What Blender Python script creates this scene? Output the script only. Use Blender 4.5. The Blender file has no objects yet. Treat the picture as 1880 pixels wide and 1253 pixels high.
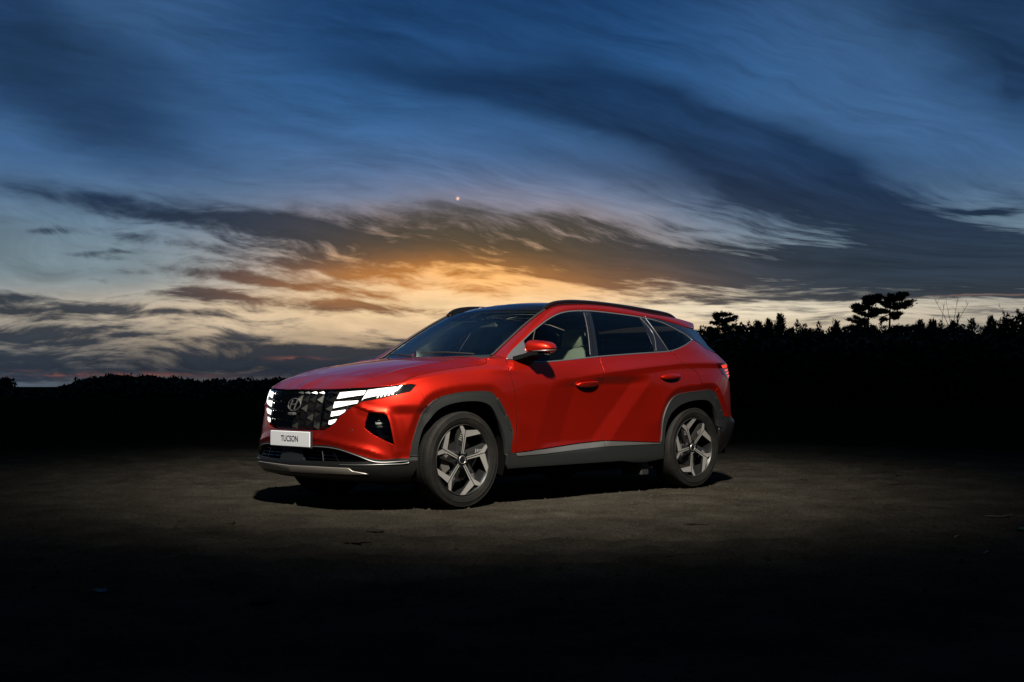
import bpy, math, random
import numpy as np
from mathutils import Vector, Matrix
from mathutils.geometry import delaunay_2d_cdt
random.seed(7); rng = np.random.default_rng(7)
sc = bpy.context.scene
COL = sc.collection
R = math.radians

# ------------------------------------------------------------------ camera
CAM = Vector((-5.8611, -7.6161, 0.8897)); YAW = 0.7564; PITCH = 0.0372
cd = bpy.data.cameras.new('camera'); cam = bpy.data.objects.new('camera', cd); COL.objects.link(cam)
cam.location = CAM; cam.rotation_euler = (math.pi/2 + PITCH, 0, -YAW)
cd.sensor_width = 36.0; cd.lens = 2243.4/1880*36.0; cd.clip_start = .1; cd.clip_end = 6000
sc.camera = cam

# ------------------------------------------------------------------ world: dusk sky
w = bpy.data.worlds.new('World'); sc.world = w; w.use_nodes = True
nt = w.node_tree; nt.nodes.clear()
class S:
    """a float socket with arithmetic"""
    def __init__(s, k): s.k = k
    def _b(a, op, b, c=None, sw=False):
        n = nt.nodes.new('ShaderNodeMath'); n.operation = op
        args = [a, b] if c is None else [a, b, c]
        if sw: args = args[::-1]
        for i, q in enumerate(args):
            if q is None: continue
            if isinstance(q, S): nt.links.new(q.k, n.inputs[i])
            else: n.inputs[i].default_value = q
        return S(n.outputs[0])
    def __add__(a, b): return a._b('ADD', b)
    __radd__ = __add__
    def __sub__(a, b): return a._b('SUBTRACT', b)
    def __rsub__(a, b): return a._b('SUBTRACT', b, sw=True)
    def __mul__(a, b): return a._b('MULTIPLY', b)
    __rmul__ = __mul__
    def __truediv__(a, b): return a._b('DIVIDE', b)
    def f(a, op, b=None): return a._b(op, b)
def sstep(x, a, b):
    n = nt.nodes.new('ShaderNodeMapRange'); n.interpolation_type = 'SMOOTHSTEP'
    nt.links.new(x.k, n.inputs[0]); n.inputs[1].default_value = a; n.inputs[2].default_value = b
    return S(n.outputs[0])
def noise(x, y, z=0.0, detail=5, rough=.55):
    c = nt.nodes.new('ShaderNodeCombineXYZ')
    for i, q in enumerate((x, y, z)):
        if isinstance(q, S): nt.links.new(q.k, c.inputs[i])
        else: c.inputs[i].default_value = q
    n = nt.nodes.new('ShaderNodeTexNoise'); n.inputs['Scale'].default_value = 1; n.inputs['Detail'].default_value = detail; n.inputs['Roughness'].default_value = rough
    nt.links.new(c.outputs[0], n.inputs['Vector']); return S(n.outputs[0])
def lin(c): return tuple(((q/255)/12.92 if q <= 10 else ((q/255+.055)/1.055)**2.4) for q in c) + (1.0,)
def mixc(f, a, b, mode='MIX'):
    n = nt.nodes.new('ShaderNodeMix'); n.data_type = 'RGBA'; n.blend_type = mode; n.clamp_factor = True
    for q, i in ((f, 0), (a, 6), (b, 7)):
        if isinstance(q, S): nt.links.new(q.k, n.inputs[i])
        elif hasattr(q, 'is_output'): nt.links.new(q, n.inputs[i])
        else: n.inputs[i].default_value = q
    return n.outputs[2]
tc = nt.nodes.new('ShaderNodeTexCoord'); sp = nt.nodes.new('ShaderNodeSeparateXYZ'); nt.links.new(tc.outputs['Generated'], sp.inputs[0])
dx, dy, dz = (S(o) for o in sp.outputs)
SUNAZ = YAW                                            # the afterglow stands over this compass bearing (measured from +Y)
fh = dx*math.sin(SUNAZ) + dy*math.cos(SUNAZ); rh = dx*math.cos(SUNAZ) - dy*math.sin(SUNAZ)
K = 2243.0
AZ = rh.f('ARCTAN2', fh)*K                             # bearing from the afterglow, in 1/2243 rad
EL = dz.f('ARCSINE')*K                                 # height above the horizon, same unit
def pa(x, y):                                          # helper: tabulated bearings/heights of cloud banks
    a, b = x-940, 710-y
    f0, u0 = math.cos(PITCH), math.sin(PITCH)
    yy = (626.5-y)/K; d = Vector((a/K, f0-yy*u0, u0+yy*f0)).normalized()
    return math.atan2(d.x, d.y)*K, math.asin(d.z)*K
w1 = noise(AZ/300.0, EL/110.0, 3.1, 3) - .5
w2 = noise(AZ/240.0, EL/80.0, 9.7, 4) - .5
slope = sstep(AZ, -700, 700)*.22 + .13
ELs = EL + AZ.f('MAXIMUM', -1000.0).f('MINIMUM', 1000.0)*slope*sstep(EL, 60, 330)                 # streaks run down towards the right, level near the horizon
WX = AZ + w1*150.0; WY = EL + w2*60.0*sstep(EL, -10, 190)
def madd(a, b, c): return a._b('MULTIPLY_ADD', b, c)
def lobe(cx, cy, lx, ly, ang=0., amp=1., acc=None, warp=True):
    a, e = pa(cx, cy); c, s_ = math.cos(R(ang)), math.sin(R(ang)); X, Y = (WX, WY) if warp else (AZ, EL)
    p = madd(X, c/lx, madd(Y, s_/lx, -(a*c + e*s_)/lx)); q = madd(Y, c/ly, madd(X, -s_/ly, (a*s_ - e*c)/ly))
    g = madd(p, p, q*q)._b('POWER', .36788, sw=True)
    return madd(g, amp, 0. if acc is None else acc)
LOBES = [(960,175,380,40,-11,.95),(1290,240,330,56,-25,1.05),(1180,335,330,40,-15,.45),(1540,380,430,46,-19,.80),(1450,310,260,50,-25,.5),
 (1760,330,260,40,-20,.30),(380,402,380,30,-7,.55),(180,368,330,17,-6,.42),(620,440,200,18,-9,.4),(820,430,280,40,-6,.55),(240,440,220,12,-6,.35),(1130,466,330,48,-5,.66),(1480,500,470,38,-2,.92),(1800,500,300,50,-4,.9),(1400,455,300,25,-8,.4),
 (330,500,190,12,-4,.65),(600,490,220,24,-5,.62),(560,524,260,13,-8,.6),(700,470,160,12,-6,.45),(90,574,220,13,0,.85),(400,545,80,10,0,1.),(640,562,200,15,-3,.85),(330,574,240,8,0,.25),(820,530,160,9,-4,.4),
 (40,622,280,20,-2,.85),(480,634,330,13,-4,.6),(640,618,150,11,-8,.6),(300,676,700,26,0,1.2),(640,656,260,26,0,1.1),(60,427,42,8,5,.8),(20,545,75,12,0,1.),(190,464,90,5,-3,.6),(120,498,120,6,-6,.5),
 (1815,389,62,8,-3,1.2),(1872,118,26,30,-30,2.),(1303,558,18,4,2,.9),(1500,589,60,9,3,.8),(1640,543,360,8,0,.8),(1800,602,140,9,0,.6),(120,215,300,50,-18,.35),(560,250,260,26,-20,.22),
 (0,50,330,120,-20,1.0),(1870,20,330,150,-35,1.35),(960,395,260,14,-6,.3)]
cl = None
for L in LOBES: cl = lobe(*L, acc=cl)
WL = ELs + (noise(AZ/380.0, EL/130.0, 4.4, 2) - .5)*90.0                 # streaks bend in long waves
n_str = noise(AZ/170.0, WL/25.0, 1.7, 7, .64)
n_fin = noise(AZ/62.0, WL/11.0, 5.2, 5, .62)
n_big = noise(AZ/520.0, WL/75.0, 8.8, 4, .55)
lowb = sstep(EL, 390, 230)
dens = cl*.95 + (n_str - .5)*(lowb*2.2 + .48) + (n_fin - .5)*(lowb*1.35 + .16) + (n_big - .5)*(lowb*.9 + 1.0) + .05
mask = sstep(dens, .04, .98)
# clear sky behind the clouds: colour by height, warm towards the afterglow
rp = nt.nodes.new('ShaderNodeValToRGB'); rp.color_ramp.interpolation = 'B_SPLINE'
tt = (EL/2243.0/(math.pi/2)).f('MAXIMUM', 0.0).f('POWER', .5)
nt.links.new(tt.k, rp.inputs[0])
STOPS = [(0,(60,66,80)),(35,(110,100,98)),(80,(206,184,156)),(125,(232,212,182)),(165,(206,196,178)),(215,(160,176,182)),(280,(118,145,170)),(370,(86,122,166)),(480,(58,104,156)),(600,(39,82,133)),(710,(29,66,112)),(1300,(8,23,47)),(3523,(3,7,16))]
el = rp.color_ramp.elements
while len(el) < len(STOPS): el.new(.5)
for e, (h, c) in zip(el, STOPS): e.position = math.sqrt(h/K/(math.pi/2)); e.color = lin(c)
g1 = lobe(870,500,230,40,-4); g2 = lobe(880,560,480,40); g3 = lobe(850,500,400,105)
base = mixc(g3*.70, rp.outputs[0], lin((252,180,92)))
base = mixc(g2*.65, base, lin((255,222,170)))
base = mixc(g1*.9, base, lin((255,188,112)))
side = sstep(AZ.f('ABSOLUTE'), 300, 1000)*sstep(EL, 330, 60)
base = mixc(side*.5, base, lin((98,122,138)))
base = mixc(sstep(AZ.f('ABSOLUTE'), 1000, 2600)*sstep(EL, 420, 120), base, lin((38,50,68)))
base = mixc(lobe(1430,568,360,26)*.8, base, lin((250,236,208)))
base = mixc(sstep((AZ + 40.0).f('ABSOLUTE'), 230, 760)*sstep(EL, 125, 205)*.8, base, mixc(sstep(EL, 200, 420), lin((128,152,164)), lin((70,110,156))))
g4 = lobe(890,440,430,110)
ccol = mixc(sstep(EL, 420, 120), lin((19,43,76)), lin((38,50,64)))
ccol = mixc(g4*.85, ccol, lin((66,60,40)))
g5 = lobe(800,530,300,48)
ccol = mixc(g5*.85, ccol, lin((186,114,40)))
tone = madd(n_big, .8, madd(n_str, .9, madd(g3, .34, .0)))
ccol = mixc(1.0, ccol, tone, 'MULTIPLY') if False else ccol
sky = mixc(mask*(.94 - .16*sstep(EL, 300, 520)), base, ccol)
vm = nt.nodes.new('ShaderNodeVectorMath'); vm.operation = 'SCALE'; nt.links.new(sky, vm.inputs[0]); nt.links.new(tone.k, vm.inputs['Scale']); sky = vm.outputs[0]
ros = (lobe(150,688,190,5) + lobe(545,658,50,3))*sstep(n_fin, .42, .6)        # last pink streaks
sky = mixc(ros*.55, sky, lin((150,92,78)))
con = lobe(1790,546,110,1.8,1.5)
sky = mixc(con*.5, sky, lin((150,120,104)))
# planet
a0, e0 = pa(840.5, 365); pr = ((AZ-a0)*(AZ-a0) + (EL-e0)*(EL-e0))*-.16
sky = mixc(pr.f('EXPONENT'), sky, (1.3, .75, .55, 1))
far = sstep(fh, .75, -.35)                              # the eastern half is already night blue
sky = mixc(far*.95, sky, lin((4,9,17)))
sky = mixc(sstep(EL, -5, -60), sky, lin((4,5,7)))
bg = nt.nodes.new('ShaderNodeBackground'); nt.links.new(sky, bg.inputs[0]); bg.inputs[1].default_value = 1.0; w.cycles.sampling_method = 'NONE'
wo = nt.nodes.new('ShaderNodeOutputWorld'); nt.links.new(bg.outputs[0], wo.inputs[0])

# ------------------------------------------------------------------ lights
ld = bpy.data.lights.new('sun', 'SUN'); ld.energy = .03; ld.angle = R(6); ld.color = (1, .62, .38)
lo = bpy.data.objects.new('sun', ld); COL.objects.link(lo)
lo.rotation_euler = Vector((math.sin(SUNAZ-.04), math.cos(SUNAZ-.04), .05)).to_track_quat('Z', 'Y').to_euler()
# the photographer's lamp on a tall stand beside the camera (its pool of light lies on the ground round the car)
LAMP = Vector((-4.3, -6.7, 8.8)); AIM = Vector((1.45, .3, .8))
ld = bpy.data.lights.new('studio_lamp', 'SPOT'); ld.energy = 17500; ld.spot_size = R(84); ld.spot_blend = 1.0; ld.shadow_soft_size = .28; ld.color = (1, .93, .82)
ld.use_nodes = True; lt = ld.node_tree; le = lt.nodes['Emission']                # its reflector throws a soft-edged beam
c_ = lt.nodes.new('ShaderNodeTexCoord'); x_ = lt.nodes.new('ShaderNodeSeparateXYZ'); lt.links.new(c_.outputs['Normal'], x_.inputs[0])
m1 = lt.nodes.new('ShaderNodeMath'); m1.operation = 'MULTIPLY'; lt.links.new(x_.outputs[2], m1.inputs[0]); lt.links.new(x_.outputs[2], m1.inputs[1])
BEAM = math.sin(R(10.2)); m2 = lt.nodes.new('ShaderNodeMath'); m2.operation = 'MULTIPLY_ADD'; m2.inputs[1].default_value = -.5/BEAM**2; m2.inputs[2].default_value = .5/BEAM**2; lt.links.new(m1.outputs[0], m2.inputs[0])
m4 = lt.nodes.new('ShaderNodeMath'); m4.operation = 'POWER'; m4.inputs[1].default_value = 1.5; lt.links.new(m2.outputs[0], m4.inputs[0]); m5 = lt.nodes.new('ShaderNodeMath'); m5.operation = 'MULTIPLY'; m5.inputs[1].default_value = -1.; lt.links.new(m4.outputs[0], m5.inputs[0])
m3 = lt.nodes.new('ShaderNodeMath'); m3.operation = 'EXPONENT'; lt.links.new(m5.outputs[0], m3.inputs[0]); lt.links.new(m3.outputs[0], le.inputs['Strength'])
lo = bpy.data.objects.new('studio_lamp', ld); COL.objects.link(lo); lo.location = LAMP
lo.rotation_euler = (LAMP - AIM).to_track_quat('Z', 'Y').to_euler()
sc.view_settings.view_transform = 'Standard'; sc.view_settings.look = 'None'; sc.view_settings.exposure = 0; sc.view_settings.gamma = 1
sc.view_settings.use_curve_mapping = False
try: sc.cycles.max_bounces = 10; sc.cycles.transparent_max_bounces = 16; sc.cycles.caustics_reflective = False; sc.cycles.caustics_refractive = False
except Exception: pass

# ------------------------------------------------------------------ materials
MAT = {}
def mat(name, col=(.5,.5,.5), rough=.5, metal=0., coat=0., coat_rough=.03, emit=None, estr=0., spec=.5, bump=0., bscale=200., trans=0.):
    m = bpy.data.materials.new(name); m.use_nodes = True; t = m.node_tree; b = t.nodes['Principled BSDF']
    b.inputs['Base Color'].default_value = (*col, 1); b.inputs['Roughness'].default_value = rough; b.inputs['Metallic'].default_value = metal
    b.inputs['Coat Weight'].default_value = coat; b.inputs['Coat Roughness'].default_value = coat_rough; b.inputs['Specular IOR Level'].default_value = spec
    b.inputs['Transmission Weight'].default_value = trans
    if emit: b.inputs['Emission Color'].default_value = (*emit, 1); b.inputs['Emission Strength'].default_value = estr
    if bump:
        c = t.nodes.new('ShaderNodeTexCoord'); n = t.nodes.new('ShaderNodeTexNoise'); n.inputs['Scale'].default_value = bscale; n.inputs['Detail'].default_value = 3
        u = t.nodes.new('ShaderNodeBump'); u.inputs['Strength'].default_value = bump; u.inputs['Distance'].default_value = .002
        t.links.new(c.outputs['Object'], n.inputs['Vector']); t.links.new(n.outputs[0], u.inputs['Height']); t.links.new(u.outputs[0], b.inputs['Normal'])
    MAT[name] = m; return m
mat('red_paint', (.56,.0155,.005), .37, .84, 1., .02)
def paint_flake():
    t = MAT['red_paint'].node_tree; b = t.nodes['Principled BSDF']
    c = t.nodes.new('ShaderNodeTexCoord'); n = t.nodes.new('ShaderNodeTexNoise'); n.inputs['Scale'].default_value = 3.0; n.inputs['Detail'].default_value = 4
    m = t.nodes.new('ShaderNodeMapRange'); m.inputs[3].default_value = .008; m.inputs[4].default_value = .03
    t.links.new(c.outputs['Object'], n.inputs['Vector']); t.links.new(n.outputs[0], m.inputs[0]); t.links.new(m.outputs[0], b.inputs['Coat Roughness'])
paint_flake()
mat('gloss_black', (.006,.006,.007), .12, 0, 1.)
mat('cladding', (.0125,.0135,.0135), .52, spec=.3, bump=.35, bscale=900)
mat('bumper_black', (.008,.0082,.008), .42, bump=.2, bscale=900)
mat('dark_plastic', (.012,.012,.013), .6)
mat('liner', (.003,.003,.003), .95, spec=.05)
mat('satin_chrome', (.32,.32,.32), .28, .85)
mat('silver_trim', (.13,.13,.127), .42, .5)
mat('skid_silver', (.36,.34,.30), .42, .5)
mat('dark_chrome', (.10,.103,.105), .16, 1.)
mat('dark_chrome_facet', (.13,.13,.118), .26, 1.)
mat('chrome', (.8,.8,.8), .06, 1.)
mat('lamp_white', (.9,.9,.9), .3, emit=(1.,.98,.90), estr=1.3)
def led():                                           # the light guides are not evenly bright
    t = MAT['lamp_white'].node_tree; b = t.nodes['Principled BSDF']; c = t.nodes.new('ShaderNodeTexCoord'); n = t.nodes.new('ShaderNodeTexNoise'); n.inputs['Scale'].default_value = 26; n.inputs['Detail'].default_value = 2
    m = t.nodes.new('ShaderNodeMapRange'); m.inputs[1].default_value = .35; m.inputs[2].default_value = .65; m.inputs[3].default_value = .62; m.inputs[4].default_value = 1.5
    t.links.new(c.outputs['Object'], n.inputs['Vector']); t.links.new(n.outputs[0], m.inputs[0]); t.links.new(m.outputs[0], b.inputs['Emission Strength'])
led()
mat('lamp_reflector', (.62,.62,.58), .32, .3)
mat('tail_red', (.4,.01,.01), .2, emit=(1.,.06,.035), estr=1.3, coat=1.)
mat('tail_dark', (.035,.002,.003), .1, coat=1.)
mat('machined', (.46,.44,.41), .42, .65, bump=.15, bscale=400)
mat('wheel_black', (.013,.0135,.014), .36, .3)
mat('wheel_vane', (.026,.027,.026), .40, .4)
mat('disc', (.25,.24,.23), .4, 1.)
mat('caliper', (.16,.15,.13), .5, .6)
mat('plate_white', (.78,.80,.83), .35)
mat('ink', (.012,.014,.03), .5)
mat('seat', (.32,.33,.29), .65, bump=.2, bscale=300)
mat('interior', (.032,.033,.034), .65)
mat('headliner', (.36,.37,.32), .9)
mat('amber', (.5,.22,.04), .25)
def rubber():
    m = mat('rubber', (.020,.019,.017), .72, bump=.4, bscale=500, spec=.2); t = m.node_tree; b = t.nodes['Principled BSDF']
    c = t.nodes.new('ShaderNodeTexCoord'); n = t.nodes.new('ShaderNodeTexNoise'); n.inputs['Scale'].default_value = 9; n.inputs['Detail'].default_value = 8
    x = t.nodes.new('ShaderNodeMix'); x.data_type = 'RGBA'; x.inputs[6].default_value = (.0065,.0062,.0055,1); x.inputs[7].default_value = (.015,.0132,.0105,1)
    r = t.nodes.new('ShaderNodeMapRange'); r.inputs[1].default_value = .45; r.inputs[2].default_value = .75
    t.links.new(c.outputs['Object'], n.inputs['Vector']); t.links.new(n.outputs[0], r.inputs[0]); t.links.new(r.outputs[0], x.inputs[0]); t.links.new(x.outputs[2], b.inputs['Base Color'])
rubber()
def glass(name, tint, refl=1.0):
    m = bpy.data.materials.new(name); m.use_nodes = True; t = m.node_tree; t.nodes.clear()
    a = t.nodes.new('ShaderNodeBsdfTransparent'); a.inputs[0].default_value = (*tint, 1)
    g = t.nodes.new('ShaderNodeBsdfGlossy'); g.inputs['Roughness'].default_value = .015; g.inputs[0].default_value = (refl, refl, refl, 1)
    f = t.nodes.new('ShaderNodeFresnel'); f.inputs[0].default_value = 1.5
    x = t.nodes.new('ShaderNodeMixShader'); o = t.nodes.new('ShaderNodeOutputMaterial')
    t.links.new(f.outputs[0], x.inputs[0]); t.links.new(a.outputs[0], x.inputs[1]); t.links.new(g.outputs[0], x.inputs[2]); t.links.new(x.outputs[0], o.inputs[0])
    MAT[name] = m
glass('windshield_glass', (.86,.93,.85)); glass('side_glass', (.42,.48,.43)); glass('privacy_glass', (.022,.024,.024)); glass('lens', (.85,.87,.87))

# ------------------------------------------------------------------ object helpers
def link(o, parent=None):
    COL.objects.link(o)
    if parent is not None: o.parent = parent
    return o
def build(name, V, Fc, material, parent=None, smooth=True, normals=None, mats=None, mi=None, sharp=None):
    me = bpy.data.meshes.new(name)
    me.from_pydata([tuple(map(float, v)) for v in V], [], [tuple(int(i) for i in f) for f in Fc])
    for m in ([material] if mats is None else mats): me.materials.append(MAT[m])
    if mi is not None: me.polygons.foreach_set('material_index', np.asarray(mi, dtype=np.int32))
    me.polygons.foreach_set('use_smooth', np.full(len(me.polygons), smooth))
    me.validate()
    if sharp is not None and smooth: me.set_sharp_from_angle(angle=R(sharp))
    if normals is not None and len(normals) == len(me.vertices): me.normals_split_custom_set_from_vertices([tuple(map(float, n)) for n in normals])
    me.update()
    return link(bpy.data.objects.new(name, me), parent)
def empty(name, loc=(0,0,0), parent=None):
    o = bpy.data.objects.new(name, None); o.location = loc; o.empty_display_size = .2; return link(o, parent)
def tag(o, label=None, cat=None, group=None, kind=None):
    if label: o['label'] = label
    if cat: o['category'] = cat
    if group: o['group'] = group
    if kind: o['kind'] = kind
    return o
class MB:
    """collects shapes into one mesh"""
    def __init__(s): s.V = []; s.F = []; s.M = []
    def add(s, V, Fc, m=0):
        o = len(s.V); s.V += [tuple(v) for v in V]; s.F += [tuple(i+o for i in f) for f in Fc]; s.M += [m]*len(Fc); return s
    def box(s, c, d, rot=None, m=0, bev=0.):
        x, y, z = (q/2 for q in d); P = []
        if bev <= 0:
            P = [(-x,-y,-z),(x,-y,-z),(x,y,-z),(-x,y,-z),(-x,-y,z),(x,-y,z),(x,y,z),(-x,y,z)]
            Fc = [(3,2,1,0),(4,5,6,7),(0,1,5,4),(1,2,6,5),(2,3,7,6),(3,0,4,7)]
        else:
            b = bev; lv = [(-z,b),(-z+b,0),(z-b,0),(z,b)]; Fc = []
            for zz, i in lv:
                a, e = x-i, y-i; k = b
                P += [(-a+k,-e,zz),(a-k,-e,zz),(a,-e+k,zz),(a,e-k,zz),(a-k,e,zz),(-a+k,e,zz),(-a,e-k,zz),(-a,-e+k,zz)]
            for l in range(3):
                for i in range(8): Fc.append((l*8+i, l*8+(i+1)%8, l*8+8+(i+1)%8, l*8+8+i))
            Fc += [tuple(range(7,-1,-1)), tuple(range(24,32))]
        Mx = (rot or Matrix.Identity(3)); s.add([tuple(Mx @ Vector(p) + Vector(c)) for p in P], Fc, m); return s
    def tube(s, pts, r, n=8, m=0, cap=True, flat=1.):
        pts = [Vector(p) for p in pts]; rr = r if hasattr(r, '__len__') else [r]*len(pts); V = []; Fc = []; up = Vector((0,0,1))
        for i, p in enumerate(pts):
            d = (pts[min(i+1,len(pts)-1)] - pts[max(i-1,0)]).normalized()
            a = d.cross(up if abs(d.z) < .95 else Vector((1,0,0))).normalized(); b = a.cross(d)
            for k in range(n):
                t = 2*math.pi*k/n; V.append(p + (a*math.cos(t) + b*math.sin(t)*flat)*rr[i])
        for i in range(len(pts)-1):
            for k in range(n): Fc.append((i*n+k, i*n+(k+1)%n, (i+1)*n+(k+1)%n, (i+1)*n+k))
        if cap: Fc += [tuple(range(n-1,-1,-1)), tuple(range((len(pts)-1)*n, len(pts)*n))]
        return s.add(V, Fc, m)
    def build(s, name, material, parent=None, smooth=False, mats=None, sharp=40):
        return build(name, s.V, s.F, material, parent, smooth, mats=mats, mi=s.M if mats else None, sharp=sharp)
def cat_open(P, n=6):
    P = [np.asarray(p, float) for p in P]; P = [2*P[0]-P[1]] + P + [2*P[-1]-P[-2]]; out = []
    for i in range(1, len(P)-2):
        for k in range(n):
            t = k/n; p0, p1, p2, p3 = P[i-1:i+3]
            L01, L12, L23 = (max(np.linalg.norm(a-b), 1e-9)**.5 for a, b in ((p0,p1),(p1,p2),(p2,p3)))
            m1 = (p2-p1) + L12*((p1-p0)/L01 - (p2-p0)/(L01+L12)); m2 = (p2-p1) + L12*((p3-p2)/L23 - (p3-p1)/(L12+L23))
            out.append(p1*(2*t**3-3*t*t+1) + m1*(t**3-2*t*t+t) + p2*(-2*t**3+3*t*t) + m2*(t**3-t*t))
    out.append(P[-2]); return np.array(out)

# ------------------------------------------------------------------ car body surface
# ---- base plan outline (half, camera side y<0), from front centre round to rear centre
PLAN=np.array([(-.905,.30),(-.905,0),(-.895,-.20),(-.868,-.40),(-.815,-.58),(-.725,-.72),(-.58,-.825),(-.40,-.885),(-.2,-.918),(0,-.9325),(.4,-.9325),(.8,-.9325),(1.3,-.9325),(1.8,-.9325),(2.3,-.9325),(2.68,-.9325),(2.95,-.925),(3.15,-.90),(3.32,-.85),(3.44,-.76),(3.52,-.62),(3.565,-.42),(3.585,-.2),(3.59,0),(3.585,.2)])
def catmull(P,n=40):
    out=[]
    for i in range(1,len(P)-2):
        p0,p1,p2,p3=P[i-1],P[i],P[i+1],P[i+2]
        t=np.linspace(0,1,n,endpoint=False)[:,None]
        d1=(p2-p0)/2*np.linalg.norm(p2-p1)/(.5*(np.linalg.norm(p1-p0)+np.linalg.norm(p2-p1)))
        d2=(p3-p1)/2*np.linalg.norm(p2-p1)/(.5*(np.linalg.norm(p3-p2)+np.linalg.norm(p2-p1)))
        h=t*t*(3-2*t)
        out.append(p1*(2*t**3-3*t*t+1)+d1*(t**3-2*t*t+t)+p2*(-2*t**3+3*t*t)+d2*(t**3-t*t))
    out.append(P[-2:-1]); return np.concatenate(out)
C=catmull(PLAN)
for _ in range(60):
    D=C.copy(); D[1:-1]=(C[:-2]+2*C[1:-1]+C[2:])/4; D[0]=C[0]; D[-1]=C[-1]; C=D
SL=np.concatenate([[0],np.cumsum(np.linalg.norm(np.diff(C,axis=0),axis=1))])
T=np.gradient(C,SL,axis=0); T/=np.linalg.norm(T,axis=1,keepdims=True); T[0]=(0,-1); T[-1]=(0,1)
NRM=np.stack([T[:,1],-T[:,0]],1)   # outward
# s axis: shift so that on the straight side s == x
S0=np.interp(1.3,C[:len(C)*3//4,0][np.argsort(C[:len(C)*3//4,0])],SL[:len(C)*3//4][np.argsort(C[:len(C)*3//4,0])])-1.3
SX=SL-S0
SMIN,SMAX=SX[0],SX[-1]
def plan(s):
    return np.stack([np.interp(s,SX,C[:,0]),np.interp(s,SX,C[:,1])],-1), np.stack([np.interp(s,SX,NRM[:,0]),np.interp(s,SX,NRM[:,1])],-1)
COLS={
-1.53:[(.15,.24),(.20,.09),(.235,.035),(.28,.012),(.33,.0),(.37,.008),(.42,.014),(.5,.012),(.56,.012),(.60,.016),(.70,.032),(.80,.054),(.86,.075),(.92,.12),(1.0,.22),(1.3,.6)],
-.85:[(.15,.20),(.20,.11),(.25,.045),(.33,.008),(.40,.016),(.5,.028),(.6,.04),(.7,.054),(.8,.073),(.86,.093),(.92,.13),(1.0,.21),(1.1,.34),(1.3,.6)],
-.45:[(.15,.16),(.20,.10),(.3,.03),(.4,.016),(.5,.016),(.65,.02),(.75,.03),(.85,.052),(.92,.085),(.97,.125),(1.03,.2),(1.1,.31),(1.3,.6)],
0:[(.15,.13),(.2,.09),(.3,.03),(.5,.01),(.65,.005),(.75,.003),(.82,.009),(.88,.022),(.94,.048),(.99,.085),(1.03,.13),(1.06,.18),(1.1,.26),(1.3,.6)],
.4:[(.15,.13),(.2,.08),(.3,.03),(.5,.016),(.7,.012),(.85,.004),(.92,.008),(.98,.021),(1.04,.046),(1.08,.072),(1.12,.106),(1.16,.14),(1.3,.27),(1.6,.55)],
1.0:[(.15,.13),(.2,.07),(.3,.025),(.42,.018),(.5,.020),(.65,.018),(.8,.010),(.90,.003),(.97,.008),(1.05,.027),(1.12,.058),(1.2,.096),(1.3,.145),(1.4,.20),(1.5,.265),(1.56,.32),(1.62,.40)],
1.8:[(.15,.13),(.2,.07),(.3,.025),(.42,.018),(.5,.020),(.65,.018),(.8,.010),(.90,.003),(.97,.006),(1.05,.022),(1.12,.050),(1.2,.088),(1.3,.140),(1.4,.197),(1.5,.265),(1.56,.32),(1.62,.40)],
2.68:[(.15,.12),(.2,.08),(.3,.03),(.5,.01),(.65,.0),(.8,.0),(.92,.002),(1.0,.012),(1.1,.035),(1.2,.073),(1.3,.127),(1.4,.190),(1.5,.27),(1.56,.33),(1.62,.41)],
3.1:[(.15,.2),(.2,.16),(.3,.08),(.4,.04),(.5,.015),(.8,.01),(.95,.015),(1.05,.03),(1.15,.06),(1.25,.105),(1.35,.17),(1.45,.245),(1.55,.33),(1.62,.41)],
3.45:[(.15,.3),(.2,.24),(.25,.18),(.35,.085),(.45,.03),(.53,.008),(.57,.004),(.61,.03),(.8,.04),(.95,.05),(1.05,.07),(1.15,.10),(1.25,.165),(1.35,.25),(1.45,.34),(1.62,.5)],
4.27:[(.15,.3),(.2,.2),(.3,.09),(.4,.03),(.5,.0),(.57,.02),(.6,.05),(.8,.06),(.95,.07),(1.05,.10),(1.15,.16),(1.25,.25),(1.35,.36),(1.62,.66)]}
def pchip(x,y,xq):
    x=np.asarray(x,float); y=np.asarray(y,float); h=np.diff(x); hh=h.reshape((-1,)+(1,)*(y.ndim-1)); d=np.diff(y,axis=0)/hh
    m=np.zeros_like(y); w1=2*hh[1:]+hh[:-1]; w2=hh[1:]+2*hh[:-1]
    with np.errstate(divide='ignore',invalid='ignore'):
        mm=(w1+w2)/(w1/d[:-1]+w2/d[1:])
    m[1:-1]=np.where(d[:-1]*d[1:]>0,mm,0); m[0]=d[0]; m[-1]=d[-1]
    i=np.clip(np.searchsorted(x,xq)-1,0,len(x)-2); t=np.clip((xq-x[i])/h[i],0,1)
    sh=t.shape+(1,)*(y.ndim-1); t=t.reshape(sh); hi=h[i].reshape(sh)
    return y[i]*(2*t**3-3*t*t+1)+m[i]*hi*(t**3-2*t*t+t)+y[i+1]*(-2*t**3+3*t*t)+m[i+1]*hi*(t**3-t*t)
ZG=np.linspace(.15,1.62,590); SG=np.linspace(SMIN,SMAX,1161)
KS=np.array(sorted(COLS))
tab=np.stack([pchip(*np.array(COLS[k]).T,np.minimum(ZG,COLS[k][-1][0])) for k in KS])
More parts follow.
